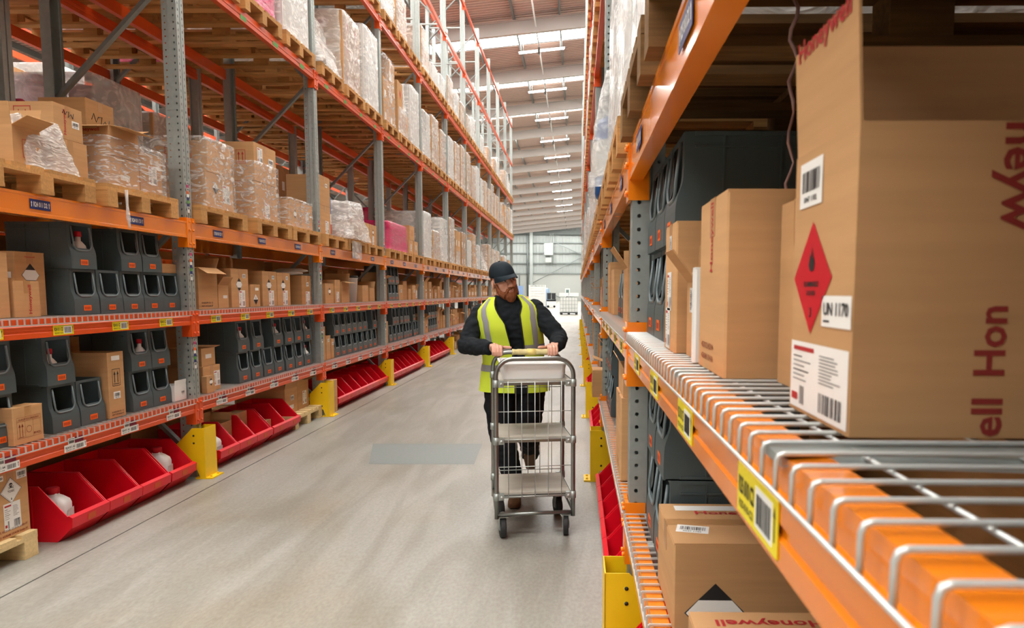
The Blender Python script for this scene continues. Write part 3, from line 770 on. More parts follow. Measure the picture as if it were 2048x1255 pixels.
def jug_mesh():
    b = M(); n = 24
    def ring(rx, ry, z, ox=0): return [(ox + rx * math.copysign(abs(math.cos(a)) ** .55, math.cos(a)), ry * math.copysign(abs(math.sin(a)) ** .55, math.sin(a)), z) for a in [2 * PI * k / n for k in range(n)]]
    b.loft([ring(.085, .065, 0), ring(.09, .07, .015), ring(.09, .07, .19), ring(.082, .062, .215), ring(.05, .045, .24), ring(.032, .032, .25), ring(.03, .03, .275)])
    c = M(); c.lathe([(.036, .262), (.036, .295), (.03, .3)], 16)
    return b.mesh('jug', WHITE2), c.mesh('cap', REDD)
JUG = jug_mesh()
m = M(); m.box(-.05, .05, -.0715, -.0705, .05, .16); m.box(-.05, .05, .0705, .0715, .05, .16); m.box(.0905, .0915, -.05, .05, .05, .16); m.box(-.0915, -.0905, -.05, .05, .05, .16)
JLAB = m.mesh('label', MATS['bottle_label'])
def jug(label, x, y, z, rz=0, sc=1):
    o = put('jug', JUG[0], None, (x, y, z), (0, 0, rz), (sc,) * 3, label, 'jug'); put('cap', JUG[1], o); put('label', JLAB, o); return o
# ---------------------------------------------------------------- pallets
PL, PWD = 1.2, .8
def pallet_parts(mt):
    P = []
    def b(nm, x0, x1, y0, y1, z0, z1):
        m = M(); m.box(x0, x1, y0, y1, z0, z1); P.append((nm, m.mesh(nm, mt)))
    for y in (-.35, 0, .35): b('runner', -.6, .6, y - .05, y + .05, 0, .022)
    for x in (-.53, 0, .53):
        for y in (-.35, 0, .35): b('block', x - .07, x + .07, y - .05 + .002, y + .05 - .002, .022, .1)
        b('stringer', x - .07, x + .07, -.4, .4, .1, .122)
    for k, (y, ww) in enumerate(((-.345, .11), (-.2, .1), (-.07, .1), (.07, .1), (.2, .1), (.345, .11))): b('deck_board', -.6, .6, y - ww / 2, y + ww / 2, .122, .144)
    return P
PPARTS = pallet_parts(WOOD); PPARTSP = pallet_parts(WOODP)
def pallet_one(mt):
    m = M()
    for _, me in pallet_parts(mt):
        n = len(m.v); m.v += [tuple(v.co) for v in me.vertices]
        for p in me.polygons: m.f.append([n + i for i in p.vertices]); m.m.append(0); m.sm.append(False)
    return m.mesh('pallet', mt)
PONE = pallet_one(WOOD)
PH = .144
def pallet(label, xf, yc, z, side=-1, full=True, pale=False, rz=0):
    loc = (xf + side * PL / 2, yc, z)
    if not full: return put('pallet', PONE, None, loc, (0, 0, rz), None, label, 'pallet', 'wooden pallets on the rack')
    t = thing('pallet', label, 'pallet', loc, rz, 'wooden pallets on the rack')
    for nm, me in (PPARTSP if pale else PPARTS): put(nm, me, t)
    return t
# ---------------------------------------------------------------- stretch film
from mathutils import noise as NZ
def wrap_mesh(seed, film, n=56, k=18, amp=.03, taper=.0, skirt=.0, ragged=.0):
    """unit shell: footprint -0.5..0.5, height 0..1"""
    m = M(); rings = []
    def sq(a, e=.18):
        c, s_ = math.cos(a), math.sin(a); return math.copysign(abs(c) ** e, c) * .5, math.copysign(abs(s_) ** e, s_) * .5
    hs_ = [-skirt - .0005] + [i / (k - 3) for i in range(k - 2)]
    for i, z in enumerate(hs_):
        R = []
        for j in range(n):
            x, y = sq(2 * PI * (j + .5) / n); f = 1 - taper * max(0, z) ** 1.5
            nv = NZ.noise(Vector((x * 5 + seed * 9.1, y * 5, z * 3 + seed))) * amp + NZ.noise(Vector((x * 16, y * 16 + seed, z * 6))) * amp * .5
            g = f * (1 + nv + (0.03 if z < .05 else 0)); zz = z + (NZ.noise(Vector((x * 6, y * 6, seed))) * ragged if z > .8 else 0) + (NZ.noise(Vector((x * 14, y * 14, seed * 2))) * .05 if z < -.01 else 0)
            R.append((x * g, y * g, zz))
        rings.append(R)
    for f in (.8, .45, .12):
        R = []
        for j in range(n):
            x, y, z = rings[k - 2][j]; R.append((x * f, y * f, z + .01 + NZ.noise(Vector((x * 9, y * 9, seed + f))) * amp * .6))
        rings.append(R)
    m.loft(rings, 0, True, False)
    return m.mesh('stretch_wrap', film)
WRN = [wrap_mesh(60 + s_, FILM) for s_ in range(3)]
WRM = [wrap_mesh(70 + s_, FILMW, amp=.025) for s_ in range(3)]
WR = [wrap_mesh(s_, FILM) for s_ in range(4)] + [wrap_mesh(s_ + 10, FILMW, taper=.12, ragged=.12) for s_ in range(3)]
WRP = [wrap_mesh(30, FILMP, taper=.1, ragged=.06), wrap_mesh(31, FILMP)]
WRX = [wrap_mesh(40 + s_, FILMW, amp=.14, taper=.35, ragged=.25) for s_ in range(3)]
UC = []
for mt in (CARD, CARD2):
    m = M(); m.box(-.5, .5, -.5, .5, 0, 1, 0); m.box(-.505, .505, -.06, .06, .86, 1.004, 1); m.box(.5, .503, -.3, -.05, .12, .45, 2); m.box(-.3, -.1, -.503, -.5, .1, .4, 2); m.box(-.503, -.5, .05, .3, .12, .45, 2)
    UC.append(m.mesh('carton', mt, TAPE, WHITE))
m = M(); m.box(-.5, .5, -.5, .5, 0, 1, 0); m.add([(.504, 0, .35), (.504, .13, .55), (.504, 0, .75), (.504, -.13, .55)], [(0, 1, 2, 3)], 1); m.add([(0, -.504, .35), (.13, -.504, .55), (0, -.504, .75), (-.13, -.504, .55)], [(0, 1, 2, 3)], 1); m.box(-.505, .505, -.06, .06, .86, 1.004, 2)
UC.append(m.mesh('carton', CARD, REDD, TAPE))
WBAG = mat('white_sack', '#E8E6E2', 0.6, var=.05, scale=5)
m = M(); m.box(-.5, .5, -.5, .5, 0, 1, 0); UC.append(m.mesh('white_box', WBAG))
def load(label, xf, yc, z, w, d, h, kind, q, side=-1, ny=2, nx=2, nz=3, film=True, cat='pallet load', milky=.3):
    """a stretch-wrapped stack standing on a pallet: one bound thing"""
    t = thing('wrapped_load', label, cat, (xf + side * d / 2, yc, z), 0, 'wrapped loads on pallets')
    cw, cd, chh = w / ny, d / nx, h / nz
    if kind in 'cdrw':
        base = {'c': 0, 'd': 1, 'r': 2, 'w': 3}[kind]
        for a in range(ny):
            for b in range(nx):
                for c in range(nz):
                    if c == nz - 1 and q.random() < .25: continue
                    o = put('carton' if base < 3 else 'white_box', UC[base], t, (-d / 2 + cd * (b + .5), -w / 2 + cw * (a + .5), chh * c), (0, 0, PI if side > 0 else 0), (cd * .985, cw * .985, chh * .992))
    if film or kind == 'p':
        me = q.choice(WRP) if kind == 'p' else q.choice(WRM if q.random() < milky or (kind == 'w' and milky > 0) else WR)
        if kind == 'x': me = q.choice(WRX)
        put('stretch_wrap', me, t, (0, 0, 0), (0, 0, q.choice((0, PI))), (d + .03, w + .03, h + .012))
    return t
# ---------------------------------------------------------------- side walls (racks stand well inside the hall)
m = M(); m.box(-22.2, -22, -12, 118, 0, roof_z(-22)); put('wall_left', m.mesh('wall_left', CLAD), kind='structure')
m = M(); m.box(7.0, 7.2, -12, 118, 0, roof_z(7)); put('wall_right', m.mesh('wall_right', CLAD), kind='structure')
zC, zB, zA = LV['C'] + .0105, LV['B'] + .0105, LV['A'] + .001
zAp = zA + PH + .001
def yb(i): return Y1 + BAY * i
SH = {'C': 'knee-high shelf', 'B': 'chest-high shelf'}
BAYN = {i: ORD[i + 1] + ' bay' for i in range(-1, 10)}
m = M(); m.box(-22.2, 7.2, -12.2, -12, 0, 13.4); put('wall_light_block', m.mesh('wall_light_block', mat('wall_light_block_grey', '#85898A', .6)), kind='structure')  # unseen grey wall added behind the camera to keep light off near cartons
# ================= LEFT RACK, near bays =================
# pallet level, first bay
P1 = pallet('worn wooden pallet on the first orange beam under the open carton and film bundle', XL + .055, 3.97, zA)
P2 = pallet('wooden pallet holding the film-wrapped cartons next to the first left upright', XL + .055, 4.88, zA)
carton('small open carton with red brand print and white label on the first pallet', -3.07, 3.84, zAp, .2, .28, .215, marks=[('c', 'brand', -.06, .12, .62, PI / 2), ('c', 'blank', -.06, .045, .9), ('f', 'upr', 0, .1, 1.0)], flaps=[('f', .1, 62), ('n', .13, 12), ('s', .12, 8), ('b', .1, -5)])
carton('plain carton hidden under the one with two red arrows', -3.12, 4.20, zAp, .3, .34, .235)
carton('carton with two red arrows and a scribble, raised behind the film bundle', -3.12, 4.22, zAp + .236, .25, .33, .2, marks=[('c', 'upr', -.02, .1, 1.5), ('f', 'brands', -.03, .1, 1.0, PI / 2), ('f', 'bar', .06, .1, .9), ('f', 'scribble', 0, .15, .8)])
carton('carton with red arrows at the back of the first pallet', -3.5, 3.95, zAp, .3, .35, .43, marks=[('c', 'upr', .1, .32, 1.2)])
t = thing('film_bundle', 'crumpled bundle of milky plastic film between the cartons on the first pallet', 'plastic film', (-3.2, 4.12, zAp), 0, 'crumpled stretch film')
put('stretch_wrap', WRX[0], t, (0, 0, 0), None, (.30, .42, .30))
carton('open carton with a folded-out flap above the wrapped cartons, first bay', -3.09, 4.68, zAp + .215, .3, .30, .19, marks=[('c', 'brands', 0, .16, 1.1)], flaps=[('n', .15, 70), ('s', .12, 105), ('f', .12, 100)])
carton('carton wrapped in film under the open carton of the first bay', -3.09, 4.66, zAp, .32, .36, .21, marks=[('f', 'blank', 0, .08, .8)])
carton('carton with crushed top wrapped in film beside the first upright', -3.10, 5.0, zAp, .27, .36, .3, marks=[('f', 'ship', .02, .15, 1.0)], mt=CARD2)
carton('dark brown carton at the back of the second pallet', -3.46, 5.0, zAp + .33, .3, .34, .34, mt=CARD2, marks=[('f', 'scribble', 0, .2, 1.6)])
carton('dark carton carrying another at the back of the second pallet', -3.46, 4.95, zAp, .36, .4, .33, mt=CARD2)
t = thing('film_bundle', 'clear stretch film pulled around the cartons beside the first left upright', 'plastic film', (-3.28, 4.97, zAp - .049), 0, 'crumpled stretch film')
put('stretch_wrap', WRN[0], t, (0, 0, .05), None, (.42, .70, .33))
m = M(); m.tube([(-2.985, 4.66, zAp - .02), (-2.99, 4.67, zAp - .12), (-2.98, 4.66, zAp - .2), (-2.985, 4.68, zAp - .27)], [.012, .008, .014, .004], 7)
put('film_tail', m.mesh('film_tail', FILMW), t).matrix_parent_inverse = Matrix.Translation(-t.location)
# pallet level, second bay
for yc, s_ in ((5.99, 'just past the first left upright'), (6.98, 'in the middle of the second bay'), (7.82, 'just before the second left upright')):
    pallet('wooden pallet ' + s_ + ' on the lowest orange beam', XL + .055, yc, zA)
carton('carton low in the wrapped pair just past the first left upright', -3.06, 5.82, zAp, .46, .5, .3, marks=[('f', 'ship', .1, .15, 1.2), ('f', 'corr', -.08, .18, 1)])
carton('upper carton with red arrows in the wrapped pair past the first left upright', -3.06, 5.86, zAp + .305, .4, .46, .25, marks=[('c', 'upr', .05, .14, 1.3), ('c', 'brands', -.12, .13, 1.2, PI / 2)])
carton('lower carton with brand print in the film-wrapped tower of the second bay', -3.06, 6.72, zAp, .48, .5, .36, marks=[('c', 'brand', -.12, .18, .8, PI / 2), ('f', 'ship', 0, .1, 1.1)])
carton('upper carton with arrows in the film-wrapped tower of the second bay', -3.06, 6.72, zAp + .365, .48, .5, .36, marks=[('c', 'upr', .12, .22, 1.3), ('c', 'brand', -.12, .18, .8, PI / 2), ('f', 'ship', -.12, .25, 1.1), ('f', 'bar', .12, .22, 1.5)])
carton('carton with red arrows under film just before the second left upright', -3.06, 7.50, zAp, .3, .5, .29, marks=[('c', 'upr', .08, .15, 1.1), ('f', 'ltd', 0, .15, .9)])
carton('plain carton under film touching the second left upright', -3.06, 7.82, zAp, .33, .5, .29, marks=[('f', 'ship', 0, .14, 1)])
for (y, w, h, k, l) in ((6.06, .54, .58, 0, 'clear film clinging to the pair of cartons past the first left upright'), (6.98, .56, .55, 1, 'clear film slumped around the carton tower of the second bay'), (7.82, .7, .31, 2, 'clear film over the low cartons before the second left upright')):
    t = thing('film_bundle', l, 'plastic film', (-3.32, y, zAp - .029), 0, 'crumpled stretch film'); put('stretch_wrap', WRN[k], t, (0, 0, .03), (0, 0, PI), (.56, w, h))
# third bay of the pallet level
for yc, s_ in ((8.78, 'just past the second left upright'), (9.62, 'under the white film heap'), (10.5, 'under the pair of cartons before the third left upright')):
    pallet('wooden pallet ' + s_, XL + .055, yc, zA)
carton('lower of two stacked cartons just past the second left upright', -3.09, 8.48, zAp, .36, .4, .355, marks=[('f', 'ship', .05, .1, 1.2)])
carton('upper of two stacked cartons just past the second left upright', -3.09, 8.48, zAp + .357, .36, .4, .355, marks=[('f', 'bar', .05, .25, 1.0)])
m = M(); m.lathe([(.1, 0), (.105, .02), (.105, .5), (.09, .54)], 20); o = put('drum', m.mesh('drum', BLUEPL), None, (-3.26, 9.03, zAp), label='slim blue drum with white and red label beside the two stacked cartons', cat='drum')
m = M(); m.lathe([(.1065, .05), (.1065, .17)], 20); m.f = m.f[:-2]; m.m = m.m[:-2]; m.sm = m.sm[:-2]; put('label', m.mesh('label', REDD), o)
m = M(); m.lathe([(.1065, .17), (.1065, .3)], 20); m.f = m.f[:-2]; m.m = m.m[:-2]; m.sm = m.sm[:-2]; put('label', m.mesh('label', WHITE2), o)
t = thing('film_bundle', 'big white slumped heap of stretch film hanging over the beam of the third bay', 'plastic film', (-3.2, 9.62, zAp), 0, 'crumpled stretch film'); put('stretch_wrap', WRX[1], t, (0, 0, 0), None, (.55, .85, .50))
m = M(); m.loft([[(-2.972 + .012 * math.sin(k), 9.3 + .09 * k, z + .03 * math.sin(3 * k)) for k in range(6)] for z in (2.16, 2.08, 1.98, 1.93)], 0, True, False, False)
put('film_tail', m.mesh('film_tail', FILMW), t).matrix_parent_inverse = Matrix.Translation(-t.location)
carton('nearer of two cartons with black-tipped diamonds before the third left upright', -3.07, 10.02, zAp, .38, .5, .31, marks=[('f', 'ltd', 0, .2, .8), ('f', 'ship', 0, .08, 1)])
carton('farther of two cartons with black-tipped diamonds before the third left upright', -3.07, 10.42, zAp, .38, .5, .31, marks=[('f', 'ltd', 0, .2, .8), ('f', 'ship', 0, .08, 1)])
# fourth bay: magenta bundle
for yc, s_ in ((11.6, 'under the magenta bundle'), (12.45, 'behind the magenta bundle'), (13.35, 'just before the fourth left upright')): pallet('wooden pallet ' + s_, XL + .055, yc, zA)
load('magenta film-wrapped bundle on the lowest orange beam of the fourth bay', -3.04, 11.98, zAp, 1.35, .8, .44, 'p', rnd)
carton('carton standing on top of another after the magenta bundle', -3.08, 12.98, zAp + .27, .38, .4, .26, marks=[('f', 'upr', 0, .13, 1)])
carton('lower carton beside the magenta bundle with white labels', -3.08, 12.9, zAp, .36, .4, .265, marks=[('f', 'ship', 0, .13, 1)])
carton('carton with white label touching the fourth left upright', -3.08, 13.3, zAp, .34, .4, .265, marks=[('f', 'ship', 0, .13, 1)])
load('big dark wrapped carton block behind the magenta bundle', -3.93, 12.2, zAp, 1.6, .26, .78, 'd', rnd, ny=1, nx=1, nz=1, film=True)
# ================= shelves and floor of the left rack, first and second bay =================
XF = -3.11
C_ = lambda *a, **k: carton(*a, **k)
C_('plain carton at the very near end of the chest-high shelf', -3.12, 3.55, zB, .26, .3, .355, marks=[('f', 'blank', .0, .2, .6)])
C_('tall carton with black-tipped diamond behind a small carton, first bay', -3.22, 3.98, zB, .23, .3, .375, marks=[('f', 'ltd', 0, .24, 1.25), ('f', 'brands', 0, .345, .5), ('c', 'blank', .08, .24, .8)])
C_('small carton with red vertical print in front of the diamond carton', -3.12, 3.84, zB, .19, .12, .205, marks=[('f', 'brands', .02, .1, 1.1, PI / 2), ('c', 'up', -.01, .13, .7)])
def bin_row(lev, bay, ys, tier, side=-1, xf=None, where='left rack', tiers=2):
    z = {'C': zC, 'B': zB}[lev]; xf = (XF if side < 0 else XR + .035) if xf is None else xf
    for n, y in enumerate(ys):
        tn = 'upper tier' if tier else 'lower tier'
        gbin(f'dark grey stacking bin, {ORD[n]} in the {tn}, {SH[lev]}, {BAYN[bay]}, {where}', xf, y, z + tier * (BH + .001), side)
bin_row('B', -1, [4.29, 4.53, 4.765, 5.0, 5.225], 0)
bin_row('B', -1, [4.285, 4.76, 5.0], 1)
bottle('white bottle with red cap standing in the first upper bin of the chest-high shelf', -3.172, 4.44, zB + BH + .006, 1.0)
carton('shallow tray of orange tubs on top of the last lower bin', -3.14, 5.235, zB + BH + .002, .23, .3, .07, flaps=[], mt=CARD)
for k in range(2):
    m = M(); m.lathe([(.05, 0), (.058, .09), (.06, .1)], 14); put('tub', m.mesh('tub', ORLAB), None, (-3.22, 5.325 + .12 * k, zB + BH + .008), label=('nearer' if k == 0 else 'farther') + ' orange tub in the shallow tray on the bins', cat='tub')
bin_row('C', -1, [3.56, 4.05, 4.29, 4.81, 5.045], 0)
bin_row('C', -1, [3.57, 4.03, 4.815, 5.05], 1)
bottle('white bottle lying in the second upper bin of the knee-high shelf', -3.168, 4.13, zC + BH + .006, .9)
bottle('white bottle with red cap in the third upper bin of the knee-high shelf', -3.168, 5.0, zC + BH + .006, .9)
C_('tall narrow carton with black arrows between the bins of the knee-high shelf', -3.10, 4.545, zC, .165, .3, .44, marks=[('f', 'upk', 0, .27, 1.15), ('f', 'bar', 0, .15, 1.0), ('f', 'codek', 0, .03, .8), ('f', 'blank', 0, .4, .7)], flaps=[('b', .1, 0)])
C_('small carton with brown printed symbols standing before the first bins', -3.075, 3.72, zC, .215, .1, .205, marks=[('f', 'handling', 0, .09, .95)])
C_('small open white box at the foot of the first left upright, knee-high shelf', -3.09, 5.285, zC, .16, .12, .12, mt=WHITE2, flaps=[('f', .04, 5)], marks=[('f', 'bar', .03, .06, .8)])
C_('dark carton behind the small open white box', -3.3, 5.32, zC, .15, .3, .2, mt=CARD2)
# floor, first bay
pallet('pale wooden pallet on the floor under the carton with the toxic diamond', -3.06, 3.42, .001, pale=True, rz=0)
C_('carton with white toxic diamond and red flammable diamond on the floor pallet', -3.10, 3.58, PH + .002, .245, .5, .38, marks=[('f', 'toxic', -.0, .255, 1.35), ('f', 'un1230', -.083, .335, .75), ('f', 'bar', .078, .33, 1.0), ('f', 'ship', 0, .115, 1.15), ('f', 'code2', 0, .03, 1.0), ('c', 'flam', .16, .255, 1.35), ('c', 'code2', .1, .03, 1)])
C_('plain carton at the near edge of the floor pallet', -3.12, 3.16, PH + .002, .4, .4, .37)
rb = [(-1, 4.00), (-1, 4.34), (-1, 4.68), (-1, 5.03)] + [(0, 5.74), (0, 6.08), (0, 6.42), (0, 6.78), (0, 7.115)]
rb += [(1, 8.67 + .335 * k) for k in range(7)] + [(2, 11.32 + .336 * k) for k in range(7)] + [(3, 14.12 + .336 * k) for k in range(7)]
cnt = {}
for bay, y in rb:
    n = cnt[bay] = cnt.get(bay, -1) + 1
    rbin(f'red open-front bin on the floor, {ORD[n]} in the {BAYN[bay]} of the left rack', -2.995, y)
jug('white jug with red cap standing in the first red bin', -3.19, 4.12, .006, .3, .98)
jug('metal-coloured jug with red cap in the fourth red bin', -3.2, 5.2, .006, .2, 1.0)
jug('white jug with red cap in the first red bin past the yellow guard', -3.175, 5.92, .006, 0, .95)
jug('second jug with red cap beside the white jug past the yellow guard', -3.38, 5.9, .006, 0, .95)
C_('opened carton standing in the second red bin of the second bay', -3.2, 6.10, .006, .26, .2, .3, flaps=[('b', .08, -5), ('n', .07, 10)])
C_('thin carton leaning in the third red bin of the second bay', -3.22, 6.46, .006, .25, .12, .33)
C_('flattened carton in the fourth red bin of the second bay', -3.14, 6.82, .006, .24, .3, .18)
C_('open carton behind the last red bin of the second bay', -3.16, 7.46, PH + .002, .34, .55, .28, flaps=[('s', .12, 15), ('f', .1, 12), ('n', .1, 5)], marks=[('f', 'bar', .03, .17, 1.2), ('f', 'blank', .0, .07, 1)])
C_('tall carton at the back of the floor pallet before the second yellow guard', -3.17, 7.83, PH + .002, .33, .5, .36, marks=[('f', 'ship', .04, .12, 1.2)], flaps=[('f', .1, 95)])
pallet('pale wooden pallet on the floor before the second yellow guard', -3.04, 7.823, .001, pale=True)
C_('slim brown carton standing on the floor right behind the second yellow guard', -3.0, 8.49, .001, .17, .2, .40)
# shelves of the second bay
C_('open carton with black arrows just past the first left upright, chest-high shelf', -3.12, 5.74, zB, .31, .3, .345, marks=[('f', 'codek', -.02, .04, 1.2), ('c', 'upk', .05, .28, 1.2)], flaps=[('f', .1, 120), ('n', .1, 30), ('s', .1, 100)])
C_('small carton with white labels before the tall diamond carton, second bay', -3.12, 6.06, zB, .18, .15, .2, marks=[('f', 'blank', .03, .1, .6)], flaps=[('f', .09, 35)])
for n, (y, w, h, nm) in enumerate(((6.30, .33, .355, 'first'), (6.93, .33, .35, 'second'), (7.275, .33, .345, 'third'))):
    C_(f'{nm} tall carton with black-tipped diamond on the chest-high shelf of the second bay', -3.12, y, zB, w, .4, h, marks=[('f', 'ltd', -.02, .21, 1.15), ('f', 'ship', .03, .08, 1.2), ('f', 'bar', .08, .29, .8)], mt=CARD)
C_('small carton with black-bottomed diamond between the tall diamond cartons', -3.11, 6.65, zB, .2, .2, .215, marks=[('f', 'corr', 0, .07, 1.0), ('f', 'blank', .03, .17, .6)])
C_('tall carton with taped label under white bags, end of the second bay', -3.12, 7.93, zB, .27, .45, .33, marks=[('f', 'ship', .03, .07, 1.2), ('f', 'bar', .03, .23, 1)], mt=CARD2)
for k in range(2):
    m = M(); n = 14
    m.loft([[(.5 * f * math.cos(a) * (1 + .12 * math.sin(3 * a + k)), .5 * f * math.sin(a), z) for a in [2 * PI * j / n for j in range(n)]] for f, z in ((.7, 0), (1, .25), (.95, .6), (.6, .95), (.15, 1))])
    put('plastic_bag', m.mesh('plastic_bag', WHITE2), None, (-3.33, 7.96 + .15 * k, zB + .336 + .03 * k), None, (.4, .2, .05), label=('nearer' if k == 0 else 'farther') + ' white plastic bag lying on the taped carton', cat='bag')
bin_row('C', 0, [6.36, 6.62, 6.88, 7.13, 7.41, 7.665, 7.92], 0)
bin_row('C', 0, [6.36, 6.66, 7.12, 7.40, 7.66, 7.93], 1)
for k, (y, z, nm) in enumerate(((6.47, BH, 'first'), (7.23, BH, 'third'), (8.02, BH, 'last'), (8.04, 0, 'last lower'))): bottle(f'white bottle with red cap in the {nm} bin of the second bay', -3.168, y + .04, zC + z + .006, .95)
C_('lower carton of the small stack just past the first left upright, knee-high shelf', -3.12, 5.76, zC, .28, .3, .215, marks=[('f', 'ship', .08, .1, 1.0)])
C_('upper carton of the small stack just past the first left upright', -3.14, 5.78, zC + .217, .22, .3, .15, marks=[('f', 'blank', 0, .08, .8)], flaps=[('n', .1, 85)])
C_('little carton with black-tipped diamond in front of the small stack', -3.07, 5.72, zC, .13, .05, .14, marks=[('f', 'ltd', 0, .09, .6)])
# ================= random goods on the farther shelves of the left rack =================
q = random.Random(11)
KINDM = [('with white shipping label', [('f', 'ship', .02, .1, 1.1)]), ('with black-tipped diamond', [('f', 'ltd', 0, .18, 1.0), ('f', 'ship', .02, .07, .9)]), ('plain brown', []), ('with red diamond', [('f', 'flam', 0, .16, 1.0)]),
         ('with barcode sticker', [('f', 'bar', .02, .16, 1.1)]), ('with red arrows', [('f', 'upr', 0, .14, 1.0)]), ('with black-bottomed diamond', [('f', 'corr', 0, .14, 1.0)])]
STOCK = M()
def fill(bay, lev, segs, side=-1, rackname='left rack', x=None, stock=False, gap=.12):
    xf = (XF if side < 0 else XR + .04) if x is None else x
    z0 = {'C': zC, 'B': zB, 'F': .001}[lev]; y = yb(bay) + gap; nb = {0: 0, 1: 0}; nc = 0; end = yb(bay + 1) - .1
    for kind, n in segs:
        for k in range(n):
            if kind == 'b':
                if y + BW > end: break
                for tier in (0, 1):
                    if tier and q.random() < .12: continue
                    gbin(f'grey stacking bin, {ORD[nb[tier]]} in the {"upper" if tier else "lower"} tier, {SH[lev]}, {BAYN[bay]}, {rackname}', xf + side * q.uniform(0, .02), y, z0 + tier * (BH + .001), side); nb[tier] += 1
                y += .243
            else:
                w = q.uniform(.2, .36); h = q.choice((.2, .27, .3, .34, .36)) if lev != 'C' else q.choice((.2, .3, .36, .4))
                if y + w > end: break
                nm, mk = q.choice(KINDM)
                if stock:
                    dd = q.uniform(.28, .4); xa = xf + side * q.uniform(0, .05); STOCK.box(xa, xa + side * dd, y, y + w, z0, z0 + h, 0); ya = y + w * .3; STOCK.box(xa - side * .002, xa, ya, ya + .11, z0 + .05, z0 + .15, 1)
                    if q.random() < .4: zd = z0 + h - .08; yd = y + w * .5; STOCK.add([(xa - side * .002, yd, zd - .06), (xa - side * .002, yd + .05, zd), (xa - side * .002, yd, zd + .06), (xa - side * .002, yd - .05, zd)], [(0, 1, 2, 3)], 2)
                    y += w + q.uniform(.01, .06); continue
                fl = None if q.random() < .7 else [('f', .1, q.uniform(20, 110)), ('n', .1, q.uniform(-20, 6)), ('s', .1, q.uniform(-20, 6))]
                mk = [a for a in mk if a[3] + .05 < h]
                place = SH.get(lev, 'floor')
                carton(f'{"open" if fl else "closed"} carton {nm}, {ORD[nc]} along the {place}, {BAYN[bay]}, {rackname}', xf + side * q.uniform(0, .05), y, z0, w, q.uniform(.28, .4), h, side, marks=mk, flaps=fl, mt=q.choice((CARD, CARD, CARD2))); nc += 1
                y += w + q.uniform(.01, .06)
        y += .03
m = M(); m.lathe([(.11, 0), (.13, .3), (.135, .3), (.135, .32), (.12, .33)], 20); BUCK = m.mesh('bucket', WHITE2)
m = M(); m.lathe([(.137, .31), (.137, .335), (.125, .34)], 20); BLID = m.mesh('lid', DARKPL)
for x, y, l in ((-3.24, 8.46, 'tall white drum just past the second left upright, chest-high shelf'), (-3.25, 9.95, 'white bucket with dark lid among cartons of the third bay')):
    o = put('bucket', BUCK, None, (x, y, zB), None, (1, 1, 1.1), l, 'bucket')
    if 'lid' in l: put('lid', BLID, o)
y0 = 8.64
for n, (w, h, mk, fl, nm) in enumerate(((.3, .25, [('f', 'ltd', 0, .15, .9)], None, 'with black-tipped diamond'), (.2, .3, [('f', 'ship', 0, .08, 1)], None, 'with low white label'), (.32, .28, [], [('f', .1, 100), ('n', .12, 20)], 'open and plain'))):
    C_(f'carton {nm} between the white drum and white bucket, chest-high shelf', -3.11, y0, zB, w, .35, h, marks=mk, flaps=fl); y0 += w + .05
for n, (w, h) in enumerate(((.28, .24), (.25, .2))): C_(f'{ORD[n]} brown carton after the white bucket, chest-high shelf', -3.11, 10.15 + .36 * n, zB, w, .3, h, flaps=[('n', .12, 30)] if n else None)
C_('carton with dark flaps stacked high behind the third bay cartons', -3.50, 9.25, zB, .4, .2, .43, mt=CARD2, flaps=[('f', .12, 60)])
C_('tall carton stacked at the back of the third bay, chest-high shelf', -3.45, 10.1, zB, .45, .2, .45, mt=CARD2, marks=[('f', 'blank', 0, .35, 1)])
for n, (y, w, h) in enumerate(((8.42, .15, .42), (8.6, .15, .3), (8.77, .11, .25))): C_(f'{ORD[n]} slim carton just past the second left upright, knee-high shelf', -3.1, y, zC, w, .35, h, marks=[('f', 'bar', 0, h - .06, .8)])
bin_row('C', 1, [8.92 + .243 * k for k in range(8)], 0)
bin_row('C', 1, [8.92 + .243 * k for k in (0, 1, 2, 3, 4, 5, 7)], 1)
fill(2, 'B', [('c', 1), ('b', 3), ('c', 6)]); fill(2, 'C', [('c', 1), ('b', 10)])
fill(3, 'B', [('c', 10)]); fill(3, 'C', [('c', 2), ('b', 4), ('c', 6)])
for b_ in range(4, 10): fill(b_, 'B', [('c', 9)], stock=b_ > 4); fill(b_, 'C', [('c', 3), ('b', 2), ('c', 6)] if b_ % 2 else [('c', 9)], stock=b_ > 4)
for b_ in range(4, 10): fill(b_, 'F', [('c', 9)], x=-3.15, stock=b_ > 4)
# filler cartons added at the back of the near shelves to darken and close them
for b_ in range(-1, 4):
    for lev, z0 in (('chest-high shelf', zB), ('knee-high shelf', zC), ('floor', .001)):
        for n in range(2):
            if lev == 'floor' and (b_, n) in ((-1, 0), (0, 1)): continue
            carton(f'long carton at dim back of {lev}, {ORD[n]} in {BAYN[b_]}, left rack', -3.66, yb(b_) + .1 + 1.31 * n, z0, 1.28, .32, .5 if lev != 'floor' else .42, mt=CARD2, group='cartons at the back of the shelves', tape=False)
